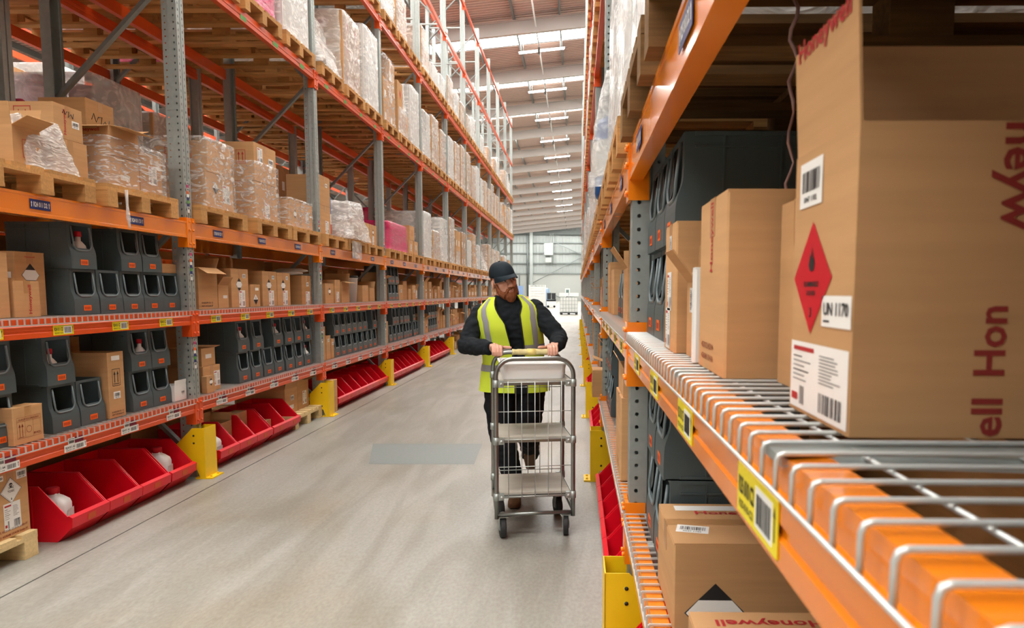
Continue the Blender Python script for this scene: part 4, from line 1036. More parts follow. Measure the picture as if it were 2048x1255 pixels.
# ================= pallet loads of the left rack =================
LEVN = {'A': 'lowest pallet level', 'D': 'second pallet level', 'E': 'third pallet level', 'F': 'fourth pallet level'}
FORCE = {('right rack', 'A', -2, 2): 'w', ('right rack', 'A', -1, 0): 'w', ('right rack', 'A', -1, 1): 'w', ('left rack', 'D', 0, 0): 'c', ('left rack', 'D', 0, 1): 'p', ('left rack', 'D', 0, 2): 'w', ('left rack', 'D', 1, 0): 'x', ('left rack', 'D', 1, 1): 'r', ('left rack', 'D', 1, 2): 'w', ('back-to-back rack', 'A', 0, 0): 'p', ('back-to-back rack', 'A', 0, 2): 'r',
         ('farthest rack', 'A', 0, 1): 'p', ('farthest rack', 'A', 1, 0): 'p', ('farthest rack', 'A', 1, 2): 'p', ('farthest rack', 'A', 2, 1): 'p', ('farthest rack', 'D', 0, 1): 'p', ('back-to-back rack', 'D', 0, 1): 'p'}
def loads(lev, bay, rackname, side=-1, xf=XL, full=False, kinds='cccdrx', hmin=.6, hmax=1.3, skip=.0, xo=.05, nz=None, pl=True, milky=None):
    z = LV[lev] + .001
    for n in range(3):
        yc = yb(bay) + (.50, 1.40, 2.30)[n]
        if pl: pallet(f'wooden pallet, {ORD[n]} in {BAYN[bay]}, {LEVN[lev]}, {rackname}', xf - side * xo, yc, z, side, full)
        if q.random() < skip or (lev, bay, n, rackname) == ('A', -1, 2, 'right rack'): continue
        k = q.choice(kinds); h = q.uniform(hmin, hmax)
        k = FORCE.get((rackname, lev, bay, n), k)
        nm = {'c': 'clear-wrapped stack of brown cartons', 'd': 'clear-wrapped stack of dark cartons', 'r': 'wrapped cartons with red diamonds', 'x': 'shapeless white film heap', 'p': 'bright pink wrapped load', 'w': 'wrapped stack of white boxes'}[k]
        load(f'{nm}, {ORD[n]} in {BAYN[bay]}, {LEVN[lev]}, {rackname}', xf - side * (xo - .05), yc, z + PH + .001, q.uniform(.70, .75), 1.0, h if k != 'x' else h * .6, k, q, side, 2, 2, nz or max(2, int(h / .3)), milky=(.75 if lev in 'DE' else .35) if milky is None else milky)  # upper levels get milkier film, whitened to imitate overexposed light
for b_ in range(3, 10): loads('A', b_, 'left rack', kinds='cccwwxdcr', hmin=.5, hmax=1.15)
loads('D', -1, 'left rack', full=True, kinds='cw'); 
for b_ in range(0, 10): loads('D', b_, 'left rack', full=b_ < 4, kinds={0: 'pcw', 1: 'rwc'}.get(b_, 'cwwrc'), hmin=.8, hmax=1.15)
for b_ in range(0, 10): loads('E', b_, 'left rack', full=b_ < 3, kinds='cwwrc', hmin=.35, hmax=.85, skip=.25)
for b_ in range(0, 7): loads('A', b_, 'back-to-back rack', 1, -5.45, kinds='wcpdrw', skip=.1)
loads('A', -1, 'back-to-back rack', 1, -5.45, kinds='wc')
for b_ in range(-1, 8): loads('D', b_, 'back-to-back rack', 1, -5.45, kinds='wcpwp', skip=.1)
for b_ in range(0, 5): loads('A', b_, 'farthest rack', -1, -8.9, kinds='wpwr')
for b_ in range(0, 3): loads('D', b_, 'farthest rack', -1, -8.9, kinds='wpwc')
BAYN[-2] = 'nearest bay'
# ================= RIGHT RACK =================
R_ = lambda *a, **k: carton(*a, side=1, **k)
big = R_('largest open carton nearest the lens with red diamond and tall raised flap', .279, .712, zB, .20, .46, .316,
   marks=[('f', 'flam', -.027, .165, 1.2), ('f', 'un1170', .054, .127, .86), ('f', 'ship', 0, .046, (1.9, .64)), ('f', 'bar', -.04, .277, 1.12), ('c', 'neyw', -.082, .262, 1, -PI / 2), ('c', 'hon', -.092, .0995, 1, PI / 2), ('c', 'well', -.092, .0215, 1, PI / 2)],
   flaps=[('f', .125, 3), ('b', .12, 10), ('s', .14, 4)])
fl = [c for c in big.children if c.name.startswith('flap')][0]
decal('lettering', BRANDS, fl, (.0015, 0, .118), (0, 1, 0), (0, 0, 1), 1.1, 1.1)
R_('closed tall carton with red vertical print just behind the largest open carton', .253, 1.20, zB, .25, .32, .321, marks=[('f', 'brands', .0, .25, (.85, 1.1), PI / 2), ('f', 'code', -.03, .035, .9)])
R_('carton squeezed between the largest open carton and the tall closed one', .335, .98, zB, .19, .3, .29)
R_('closed carton with torn white labels near the first right upright', .24, 1.71, zB, .20, .3, .319, marks=[('f', 'ship', -.03, .055, .8), ('f', 'ship', -.01, .15, .75), ('f', 'bar', .0, .262, .8, PI / 2)])
R_('small torn open carton between the two tall closed cartons', .262, 1.54, zB, .13, .2, .17, flaps=[('f', .09, 38), ('n', .08, 15), ('s', .06, 60)], marks=[('f', 'bar', .0, .13, .8, PI / 2)])
R_('white packet standing before the small torn carton', .247, 1.475, zB, .035, .12, .2, mt=WHITE2, tape=False, cat='box', name='packet')
def rbins(lev, bay, ys, x, tiers, nm):
    z = {'C': zC, 'B': zB}[lev]
    for n, y in enumerate(ys):
        for t_ in range(tiers): gbin(f'grey bin {nm}, {ORD[n]} stack, {("bottom", "middle", "top")[t_]} bin', x, y, z + t_ * (BH + .001), 1)
rbins('B', -2, [1.90, 2.14, 2.38], .262, 2, 'behind cartons at the first right upright')
rbins('C', -2, [2.06, 2.31], .262, 2, 'beside the first right upright, knee-high shelf')
R_('wide carton with dark diamond and barcode label below the near shelf', .245, 1.70, zC, .33, .5, .224, marks=[('t', 'bar', .06, -.187, 1.2, 1.35), ('t', 'blank', -.12, -.09, (2.0, 1.0), PI / 2), ('t', 'brand', -.075, -.045, .75, PI / 2), ('c', 'ltd', -.145, .045, 1.4)])
R_('half-closed carton with upside-down brand print, lowest below the near shelf', .225, 1.0, zC, .35, .5, .213, marks=[('t', 'brand', -.13, -.10, .7, -PI / 2)], flaps=None)
jug('white jug standing behind the wide carton below the near shelf', .75, 2.14, zC, .2, 1.0)
m = M()
q2 = random.Random(5); pts = []
for k in range(26): pts.append((.385 + .006 * math.sin(k * 1.3), 1.30 + .006 * math.cos(k * 1.7), LV['A'] - .02 - .018 * k))
m.tube(pts, [.0018 + .0022 * q2.random() for _ in pts], 6)
put('twisted_film', m.mesh('twisted_film', mat('film_reddish', '#B08C88', .3)), None, label='twisted string of film hanging down under the upper right pallet', cat='plastic film')
# goods of the bay past the first right upright
R_('lower tall brand carton just past the first right upright, knee-high shelf', .20, 3.10, zC, .38, .4, .375, marks=[('c', 'brandd', -.05, .25, .62, -PI / 2), ('c', 'code', .0, .06, .8), ('f', 'code', 0, .05, 1), ('c', 'blank', -.06, .3, .01)])
R_('open carton standing on the tall brand carton past the first right upright', .21, 3.12, zC + .377, .34, .4, .13, flaps=[('f', .06, 30), ('n', .06, 60)])
R_('carton pushed out over the edge of the knee-high shelf on the right', .13, 5.62, zC, .24, .4, .22, marks=[('c', 'brands', 0, .13, .8, PI / 2), ('f', 'ltd', 0, .1, 1)])
rbins('C', -1, [4.72, 4.97, 5.21], .235, 2, 'in the second right bay')
R_('tall slim carton beside the first right upright with dotted red tape, chest-high shelf', .235, 3.25, zB, .3, .3, .26, marks=[('f', 'brands', .1, .12, 1, PI / 2)], flaps=[('f', .12, 35), ('n', .13, 20), ('s', .1, 15)])
rbins('B', -1, [3.75, 4.0, 4.25], .265, 1, 'past the open slim carton')
R_('carton with white label at the edge past the row of bins, chest-high shelf', .24, 4.6, zB, .3, .3, .3, marks=[('c', 'ship', .1, .06, 1)])
R_('tall carton before the second right upright, chest-high shelf', .235, 5.0, zB, .3, .3, .36)
for b_ in range(0, 9):
    fill(b_, 'B', [('c', 8)], 1, 'right rack', stock=b_ > 1); fill(b_, 'C', [('c', 3), ('b', 3), ('c', 4)], 1, 'right rack', stock=b_ > 1, gap=.45 if b_ == 0 else .12)
for bay, ys in ((-2, (1.9, 2.24)), (-1, (3.05, 3.39, 3.73, 4.07, 4.41, 4.75)), (0, (5.85, 6.19, 6.53, 6.87, 7.21, 7.55)), (1, tuple(8.6 + .34 * k for k in range(7))), (2, tuple(11.4 + .34 * k for k in range(7)))):
    for n, y in enumerate(ys): rbin(f'red open-front bin on the floor, {ORD[n]} in the {BAYN.get(bay, "nearest bay")} of the right rack', .155, y, 1)
for b_ in range(-2, 3):  # filler cartons added to keep the right shelves dark at the back
    for lev, z0 in (('chest-high shelf', zB), ('knee-high shelf', zC), ('floor', .001)):
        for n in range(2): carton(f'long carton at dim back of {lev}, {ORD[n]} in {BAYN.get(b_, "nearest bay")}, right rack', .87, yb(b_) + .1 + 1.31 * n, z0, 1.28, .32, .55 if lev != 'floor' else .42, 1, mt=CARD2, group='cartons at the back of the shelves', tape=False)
DARK_PARTS = [(nm_, me_.copy()) for nm_, me_ in PPARTS]  # darker wood for the pallets of this one bay
for nm_, me_ in DARK_PARTS: me_.materials.clear(); me_.materials.append(mat('pallet_wood_dark', '#7D5E3C', .85, var=.2, scale=5, stretch=(1, 12, 12), spec=.15))
_keep = PPARTS; PPARTS = DARK_PARTS
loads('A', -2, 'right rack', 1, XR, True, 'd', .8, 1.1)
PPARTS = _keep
BAYN[-3] = 'bay behind'; BAYN[-4] = 'end bay'
for b_ in (-4, -3):  # unseen goods behind the camera, added to shade the near cartons
    for n in range(3):
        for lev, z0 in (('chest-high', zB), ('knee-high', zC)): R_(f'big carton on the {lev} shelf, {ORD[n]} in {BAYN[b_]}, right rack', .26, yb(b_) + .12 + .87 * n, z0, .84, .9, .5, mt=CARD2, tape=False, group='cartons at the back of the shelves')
    loads('A', b_, 'right rack', 1, XR, False, 'c', .8, 1.1)
for n in range(2): R_(f'{ORD[n]} broad carton behind the front cartons of the near shelf', .64, .95 + .46 * n, zB, .44, .18, .4, mt=CARD2, tape=False)  # added to block light bouncing up under the pallets
loads('A', -1, 'right rack', 1, XR, True, 'cw', .9, 1.2)
for b_ in range(0, 9): loads('A', b_, 'right rack', 1, XR, b_ < 2, 'cwcxw', .7, 1.2)
for b_ in range(-1, 7): loads('D', b_, 'right rack', 1, XR, False, 'cwcr', .8, 1.15)
for b_ in range(0, 5): loads('E', b_, 'right rack', 1, XR, False, 'cwc', .8, 1.1)
for b_ in range(-2, 4):  # fills the unseen back rack so that it blocks light
    loads('A', b_, 'hidden back rack', -1, XR + 2.35, False, 'cd', .8, 1.2, milky=.0)
    if b_ < 1: loads('D', b_, 'hidden back rack', -1, XR + 2.35, False, 'cd', .8, 1.2)
    for n in range(3): carton(f'big carton on the mid shelf, {ORD[n]} in {BAYN[b_]}, hidden back rack', XR + 2.3, yb(b_) + .12 + .87 * n, zB, .82, .9, .55, -1, mt=CARD2, tape=False, group='cartons at the back of the shelves')
t = thing('film_bundle', 'loose film over the blue container at the second right upright', 'plastic film', (.34, 4.95, zAp), 0, 'crumpled stretch film'); put('stretch_wrap', WRX[2], t, (0, 0, 0), None, (.5, .6, .75))
m = M(); m.lathe([(.16, 0), (.17, .03), (.17, .5), (.14, .56), (.05, .58)], 20); o = put('drum', m.mesh('drum', BLUEPL), None, (.30, 5.25, zAp), label='blue plastic drum at the second right upright on the pallet level', cat='drum')
m = M(); m.lathe([(.171, .15), (.171, .4)], 20); m.f = m.f[:-2]; m.m = m.m[:-2]; m.sm = m.sm[:-2]; put('label', m.mesh('label', WHITE2), o)
put('carton_stock', STOCK.mesh('carton_stock', CARD, WHITE, BLACK), None, label='mass of small brown cartons on the far shelves of both racks', cat='cartons', kind='stuff')
# ================= far end of the hall =================
t = thing('ibc_tank', 'white liquid tank in a wire cage at the far end of the aisle', 'tank', (-.52, 46.9, 0))
m = M(); m.box(-.56, .56, -.46, .46, .16, 1.14); m.lathe([(.2, 1.14), (.2, 1.2), (.1, 1.22)], 16); put('bottle', m.mesh('bottle', WHITE2), t)
m = M()
for k in range(7): x = -.58 + 1.16 * k / 6; m.bar((x, -.5, .16), (x, -.5, 1.16), .02, .02); m.bar((x, .5, .16), (x, .5, 1.16), .02, .02)
for k in range(5): z = .2 + .24 * k; m.bar((-.58, -.5, z), (.58, -.5, z), .02, .02); m.bar((-.58, .5, z), (.58, .5, z), .02, .02); m.bar((-.58, -.5, z), (-.58, .5, z), .02, .02); m.bar((.58, -.5, z), (.58, .5, z), .02, .02)
put('cage', m.mesh('cage', STEEL), t)
m = M(); m.box(-.6, .6, -.5, .5, .1, .16)
for x in (-.5, 0, .5): m.box(x - .08, x + .08, -.5, .5, 0, .1)
put('pallet_base', m.mesh('pallet_base', DARKPL), t)
for k, (x, y) in enumerate(((-.3, 0), (.32, .02))):
    m = M(); m.box(-.3, .3, -.4, .4, 0, .22); 
    put('sack', m.mesh('sack', WBAG), None, (-.52 + x * 1.1, 46.9 + y, 1.225), label=('left' if x < 0 else 'right') + ' white sack on top of the caged tank', cat='sack')
t = thing('roll_cage', 'tall white roll cage trolley standing on the far floor', 'roll cage', (-3.7, 66.0, 0))
m = M()
for x in (-.75, .75):
    for y in (-.4, .4): m.bar((x, y, .15), (x, y, 2.15), .05, .05)
for k in range(9): z = .2 + .24 * k; m.bar((-.75, -.4, z), (.75, -.4, z), .03, .03); m.bar((-.75, .4, z), (.75, .4, z), .03, .03)
for k in range(5): x = -.6 + .3 * k; m.bar((x, -.4, .15), (x, -.4, 2.15), .025, .025)
put('frame', m.mesh('frame', WHITE2), t)
m = M(); m.box(-.7, .7, -.36, .36, .2, 2.0); put('cover', m.mesh('cover', WBAG), t)
m = M()
for x in (-.6, .6):
    for y in (-.3, .3): m.tube([(x, y - .03, .07), (x, y + .03, .07)], .07, 10); m.box(x - .03, x + .03, y - .03, y + .03, .06, .16)
put('wheels', m.mesh('wheels', RUBBER), t, kind='stuff')
t = thing('floor_scrubber', 'white and grey floor cleaning machine with two dark buckets on the far floor', 'machine', (-2.45, 68, 0))
m = M(); m.box(-.45, .45, -.5, .5, .1, .6); m.prism([(-.45, .6), (.45, .6), (.45, .8), (-.45, .75)], -.5, .5, 'xz', 1); put('body', m.mesh('body', WHITE2, DARKPL), t)
m = M()
for x in (-.3, .3): m.tube([(x, -.5, .11), (x, -.4, .11)], .11, 12)
put('wheels', m.mesh('wheels', RUBBER), t, kind='stuff')
for k, x in enumerate((-.22, .22)):
    m = M(); m.prism([(x - .18, .8), (x + .18, .8), (x + .2, 1.4), (x - .2, 1.4)], -.2, .2, 'xz'); put('bucket', m.mesh('bucket', DARKPL), t)
m = M(); m.lathe([(.3, 0), (.33, .1), (.33, 1.5), (.28, 1.8), (.1, 1.9)], 18); put('tank', m.mesh('tank', mat('pale_blue_plastic', '#8FA6BD', .4)), None, (-3.0, 70, .0), label='pale blue upright tank behind the cleaning machine at the far end', cat='tank')
m = M(); m.box(-.4, .4, -.3, .3, 0, 2.1); put('blue_cabinet', m.mesh('blue_cabinet', mat('faded_blue', '#7C98C4', .5)), None, (-5.75, 70, 0), label='faded blue cabinet beside the roll cage at the far end', cat='cabinet')
m = M(); m.box(-.7, .7, -.5, .5, 0, 1.0); put('carton', UC[0], None, (-4.75, 69.5, 0), None, (.9, 1.3, 1.05), label='brown carton block behind the roll cage at the far end', cat='carton')
# ---------------------------------------------------------------- picking trolley
CR = math.radians(9.0)
cart = thing('picking_trolley', 'tall tubular steel picking trolley with wire front, pushed down the aisle', 'trolley', (-.285, 4.38, 0), CR)
HW, HD, RT = .232, .24, .0135
def arch(y, ztop, r=.10):
    p = [(-HW, y, .13)] + [(-HW, y, .3), (-HW, y, .7), (-HW, y, ztop - r)]
    for k in range(1, 7): a = PI - k * PI / 12; p.append((-HW + r + r * math.cos(a), y, ztop - r + r * math.sin(a)))
    for k in range(0, 7): a = PI / 2 - k * PI / 12; p.append((HW - r + r * math.cos(a), y, ztop - r + r * math.sin(a)))
    return p + [(HW, y, .7), (HW, y, .3), (HW, y, .13)]
m = M(); m.tube(arch(-HD, 1.095), RT, 12); put('front_frame', m.mesh('front_frame', STEELD), cart)
m = M(); m.tube(arch(HD, 1.095), RT, 12); put('push_frame', m.mesh('push_frame', STEELD), cart)
for sx in (-1, 1):
    m = M(); m.tube([(sx * HW, -HD, .17), (sx * HW, HD, .17)], .012, 10); put('base_rail', m.mesh('base_rail', STEELD), cart)
for sy in (-1, 1):
    m = M(); m.tube([(-HW, sy * HD, .155), (HW, sy * HD, .155)], .011, 10); put('base_rail', m.mesh('base_rail', STEELD), cart)
PLY = mat('plywood_grey', '#C4BEB2', .6, var=.08, scale=6, stretch=(1, 8, 1))
for z in (.27, .61, .955):
    m = M(); m.box(-HW + .016, HW - .016, -HD + .02, HD - .02, z, z + .012); s_ = put('shelf_board', m.mesh('shelf_board', PLY), cart)
    m = M()
    for sx in (-1, 1): m.box(sx * (HW - .013), sx * (HW - .03), -HD, HD, z - .022, z); m.box(sx * (HW - .013), sx * (HW - .016), -HD, HD, z, z + .02)
    for sy in (-1, 1): m.box(-HW, HW, sy * (HD - .012), sy * (HD - .024), z - .02, z)
    put('shelf_rim', m.mesh('shelf_rim', STEELD), s_, kind='stuff')
    for sx in (-1, 1):
        for sy in (-1, 1):
            m = M(); m.tube([(sx * HW, sy * HD, z - .028), (sx * HW, sy * HD, z + .016)], .0185, 10); m.box(sx * (HW - .045), sx * (HW - .01), sy * (HD + .012), sy * (HD - .014), z - .026, z + .012)
            m.tube([(sx * (HW - .03), sy * (HD + .01), z - .007), (sx * (HW - .03), sy * (HD + .02), z - .007)], .008, 8, 1)
            put('clamp', m.mesh('clamp', STEEL, STEELW), s_)
for nm, y, n in (('front', -HD - .004, 5), ('rear', HD + .004, 5)):
    g = put('wire_grid', None, cart, (0, y, 0))
    for k in range(n):
        m = M(); x = -.16 + .32 * k / (n - 1); m.tube([(x, 0, .255), (x, 0, .962)], .0024, 6); put('wire', m.mesh('wire', STEELW), g)
    for z in ((.262, .445, .61, .78, .955) if nm == 'front' else (.3, .52, .86)):
        m = M(); m.tube([(-HW, .004, z), (HW, .004, z)], .0026, 6); put('wire', m.mesh('wire', STEELW), g)
m = M()
m.lathe([(.062, -.016), (.064, -.01), (.064, .01), (.062, .016)], 20); m.v = [(z, x, y) for x, y, z in m.v]
TYRE = m.mesh('wheel', RUBBER)
m = M(); m.tube([(-.019, 0, 0), (.019, 0, 0)], .022, 12); HUBM = m.mesh('hub', STEEL)
for sx, sy, a in ((-1, -1, .1), (1, -1, -.15), (-1, 1, .3), (1, 1, .2)):
    c = put('caster', None, cart, (sx * .195, sy * .20, .064), (0, 0, a))
    put('wheel', TYRE, c); put('hub', HUBM, c)
    m = M()
    for s_ in (-1, 1): m.prism([(-.02, -.015), (.02, -.015), (.035, .068), (-.03, .068)], s_ * .021 - .0015, s_ * .021 + .0015, 'yz')
    m.box(-.03, .03, -.035, .04, .066, .072); m.lathe([(.025, .072), (.025, .085), (.012, .092)], 12)
    put('fork', m.mesh('fork', STEEL), c)
m = M()
def rr(hx, hy, r, z, n=6):
    P = []
    for cx_, cy_, a0 in ((hx - r, hy - r, 0), (-hx + r, hy - r, PI / 2), (-hx + r, -hy + r, PI), (hx - r, -hy + r, 1.5 * PI)):
        for k in range(n): a = a0 + k * PI / 2 / (n - 1); P.append((cx_ + r * math.cos(a), cy_ + r * math.sin(a), z))
    return P
m.loft([rr(.185, .185, .03, .0), rr(.198, .2, .035, .085), rr(.205, .207, .035, .087), rr(.205, .207, .035, .094), rr(.194, .196, .035, .094), rr(.18, .18, .03, .004)], 0, False)
put('plastic_tray', m.mesh('plastic_tray', mat('tray_white', '#FFFFFF', .35)), None, (-.285, 4.375, .969), (0, 0, CR), label='white plastic tray lying on the top shelf of the trolley', cat='tray')
m = M(); path = []
q = random.Random(2)
for k in range(25): path.append((-.105 + .01 * k, HD, 1.095))
m.tube(path, [.0185 + .003 * q.random() for _ in path], 12); put('grip_tape', m.mesh('grip_tape', mat('masking_tape', '#D9C98F', .6, var=.12, scale=40)), cart)
m = M(); m.tube([(-.005, HD, 1.095), (.05, HD, 1.095)], .023, 12); put('grip_tape', m.mesh('grip_tape', mat('masking_tape_bright', '#E6CF7C', .6)), cart)

# ---------------------------------------------------------------- the worker
SKIN = mat('skin', '#D39C86', .5, var=.05, scale=20, spec=.4)
BEARD = mat('beard_ginger', '#7C4524', .85, var=.25, scale=60, stretch=(1, 1, .3))
SWEAT = mat('sweatshirt_black', '#22262A', .9, var=.06, scale=30, spec=.15)
TROUS = mat('trousers_black', '#1C1D20', .9, spec=.15)
CAPM = mat('cap_black', '#1D2830', .75, var=.05, scale=60, spec=.2)
VEST = mat('vest_yellow', '#E2F84A', .6, var=.02, scale=10, spec=.3)
REFL = mat('reflective_grey', '#A3A5A6', .4, spec=.5)
BOOT = mat('boot_brown', '#6B4A2E', .6)
def ell(m, c, r, R=None, n=16, k=10, mi=0):
    vs = []; c = Vector(c)
    for i in range(k + 1):
        t = PI * i / k
        for j in range(n):
            p = Vector((r[0] * math.sin(t) * math.cos(2 * PI * j / n), r[1] * math.sin(t) * math.sin(2 * PI * j / n), -r[2] * math.cos(t)))
            vs.append(c + (R @ p if R else p))
    fs = [(i * n + j, i * n + (j + 1) % n, (i + 1) * n + (j + 1) % n, (i + 1) * n + j) for i in range(k) for j in range(n)]
    m.add(vs, fs, mi, True)
def xf(m, n0, T):
    for i in range(n0, len(m.v)): m.v[i] = tuple(T @ Vector(m.v[i]))
def remesh(m, name, mt, vox, smooth=3, wrinkle=0.0, ws=(9, 9, 14)):
    me = m.mesh(name, mt); o = bpy.data.objects.new(name, me); COL.objects.link(o)
    r = o.modifiers.new('r', 'REMESH'); r.mode = 'VOXEL'; r.voxel_size = vox
    s_ = o.modifiers.new('s', 'SMOOTH'); s_.iterations = smooth; s_.factor = .5
    dg = bpy.context.evaluated_depsgraph_get()
    out = bpy.data.meshes.new_from_object(o.evaluated_get(dg)); out.name = name
    bpy.data.objects.remove(o)
    if wrinkle:
        nr = [v.normal.copy() for v in out.vertices]
        for v, n_ in zip(out.vertices, nr):
            p = Vector((v.co.x * ws[0], v.co.y * ws[1], v.co.z * ws[2]))
            v.co += n_ * wrinkle * (abs(NZ.noise(p)) * 2 - .5 + .5 * NZ.noise(p * 2.3))
    out.polygons.foreach_set('use_smooth', [True] * len(out.polygons))
    out.materials.clear(); out.materials.append(mt); out.update()
    return out
# joints, world space
J = dict(hipR=(-.565, 5.10, .86), kneeR=(-.545, 4.99, .49), ankR=(-.435, 4.90, .10), hipL=(-.335, 5.11, .86), kneeL=(-.355, 5.06, .50), ankL=(-.365, 5.48, .22),
         shR=(-.690, 4.99, 1.335), elR=(-.778, 4.90, 1.115), wrR=(-.575, 4.665, 1.118), shL=(-.298, 4.98, 1.372), elL=(-.125, 4.895, 1.175), wrL=(-.125, 4.72, 1.125))
J = {k: Vector(v) for k, v in J.items()}
HEADC = Vector((-.507, 4.905, 1.560))
HR = Matrix.Rotation(math.radians(30), 4, 'Z') @ Matrix.Rotation(math.radians(1), 4, 'X') @ Matrix.Rotation(math.radians(-13), 4, 'Y')
HT = Matrix.Translation(HEADC) @ HR
bard = Vector((math.cos(CR), math.sin(CR), 0)); barn = Vector((-math.sin(CR), math.cos(CR), 0))
def barpt(x): return Vector((-.285, 4.38, 1.095)) + bard * x + barn * HD
def limb(m, pts, rad, n=14): m.tube([Vector(p) for p in pts], rad, n)
def lerp(a, b, t): return a + (b - a) * t
def hand(m, base, ind, wrist):
    """fingers over the bar; «ind» points along the bar to the thumb side"""
    up = Vector((0, 0, 1)); P = lambda a, b, c: base + ind * a + barn * b + up * c
    for k, (a, ln, r) in enumerate(((.030, .95, .0095), (.010, 1.05, .0098), (-.010, 1.0, .0094), (-.029, .82, .0082))):
        sp = .1 * (k - 1.5) * .01
        m.tube([P(a * .8, .052, .022), P(a, .030, .036), P(a + sp, .004, .036), P(a + sp, -.019 * ln, .026), P(a + sp, -.029, .004), P(a + sp, -.025, -.016 * ln), P(a + sp, -.012, -.026 * ln)], [r * 1.1, r * 1.1, r, r * 1.05, r * .98, r * .92, r * .7], 10)
        ell(m, P(a, .028, .037), (r * 1.2, r * 1.2, r * 1.05), None, 10, 6)
    R = Matrix((tuple(ind), tuple(barn), (0, 0, 1))).transposed()
    ell(m, P(0, .055, .028), (.043, .040, .019), R); ell(m, P(-.005, .085, .03), (.034, .035, .021), R)
    m.tube([P(.03, .07, .022), P(.043, .045, .026), P(.060, .020, .030), P(.084, .006, .030), P(.098, .002, .028)], [.014, .0135, .011, .0105, .0075], 10)
    m.tube([P(0, .08, .03), lerp(P(0, .08, .03), wrist, .5), wrist], [.030, .027, .028], 12)
m = M()
# head (x across, -y forward)
n0 = len(m.v)
ell(m, (0, .012, .035), (.077, .097, .100), None, 24, 16)
ell(m, (0, -.028, -.03), (.062, .062, .085), None, 20, 14)
ell(m, (0, -.052, -.082), (.040, .036, .032)); ell(m, (0, -.02, -.07), (.056, .05, .04))
for s_ in (-1, 1):
    ell(m, (s_ * .038, -.052, -.014), (.030, .026, .030)); ell(m, (s_ * .030, -.078, .031), (.030, .014, .011)); ell(m, (s_ * .030, -.078, .020), (.017, .011, .0075))
    ell(m, (s_ * .082, .014, -.006), (.011, .023, .034), Matrix.Rotation(s_ * .45, 3, 'Z')); ell(m, (s_ * .030, -.076, .0), (.018, .010, .008)); ell(m, (s_ * .013, -.098, -.026), (.011, .013, .010))
m.tube([(0, -.084, .022), (0, -.098, .0), (0, -.114, -.020), (0, -.106, -.032)], [.010, .012, .015, .010], 10)
ell(m, (0, -.088, -.055), (.026, .013, .007)); ell(m, (0, -.086, -.066), (.022, .013, .008))
xf(m, n0, HT)
nb = Vector((-.503, 4.945, 1.41))
limb(m, [nb, lerp(nb, HEADC, .45), HEADC + HR.to_3x3() @ Vector((0, .02, -.04))], [.066, .060, .060], 18)
TR = [(.76, -.455, 5.105, .228, .152), (.86, -.455, 5.095, .220, .148), (1.0, -.457, 5.065, .200, .145), (1.12, -.46, 5.035, .205, .150), (1.24, -.475, 5.0, .210, .150), (1.33, -.485, 4.978, .205, .135), (1.39, -.493, 4.962, .180, .112), (1.435, -.50, 4.95, .125, .088), (1.475, -.503, 4.938, .076, .072)]
def tring(z, cx, cy, rx, ry, off=0.0, n=40, tilt=.09):
    R = []
    for j in range(n):
        a = 2 * PI * j / n - PI / 2
        c, s_ = math.cos(a), math.sin(a); x = math.copysign(abs(c) ** .85, c) * (rx + off); y = math.copysign(abs(s_) ** .85, s_) * (ry + off)
        R.append((cx + x, cy + y, z + tilt * x * min(1, max(0, (z - .9) / .4))))
    return R
def tor(z):
    for i in range(len(TR) - 1):
        if z <= TR[i + 1][0]:
            t = (z - TR[i][0]) / (TR[i + 1][0] - TR[i][0]); return tuple(lerp(TR[i][k], TR[i + 1][k], t) for k in range(5))
    return TR[-1]
m.loft([tring(*r, off=-.03) for r in TR])
for s_ in 'RL':
    limb(m, [J['sh' + s_], J['el' + s_], J['wr' + s_]], [.050, .042, .029]); ell(m, J['sh' + s_], (.055, .055, .055))
    limb(m, [J['hip' + s_], J['knee' + s_], J['ank' + s_]], [.075, .055, .038])
limb(m, [lerp(J['shR'], J['shL'], .1), nb, lerp(J['shR'], J['shL'], .9)], [.05, .055, .05])
ell(m, (-.42, 5.1, .86), (.15, .11, .12))
hand(m, barpt(-.205), bard, J['wrR']); hand(m, barpt(.165), -bard, J['wrL'])
man = put('person', remesh(m, 'person', SKIN, .0042, 2), None, label='bearded man in black cap and yellow vest leaning on the trolley handle, looking aside', cat='person')
# eyes, brows
for s_ in (-1, 1):
    m = M(); ell(m, (s_ * .031, -.0795, .012), (.0120, .0095, .0075), None, 12, 8); xf(m, 0, HT); e = put('eye', m.mesh('eye', mat('eye_white', '#B5AAA2', .3)), man)
    m = M(); ell(m, (s_ * .031 + .0015, -.0872, .0125), (.0052, .003, .0055), None, 10, 6); xf(m, 0, HT); put('iris', m.mesh('iris', mat('iris_dark', '#2B2A28', .2)), e)
    m = M(); m.tube([(s_ * .014, -.094, .034), (s_ * .03, -.093, .040), (s_ * .048, -.080, .036)], [.003, .0048, .003], 8); xf(m, 0, HT); put('eyebrow', m.mesh('eyebrow', BEARD), man)
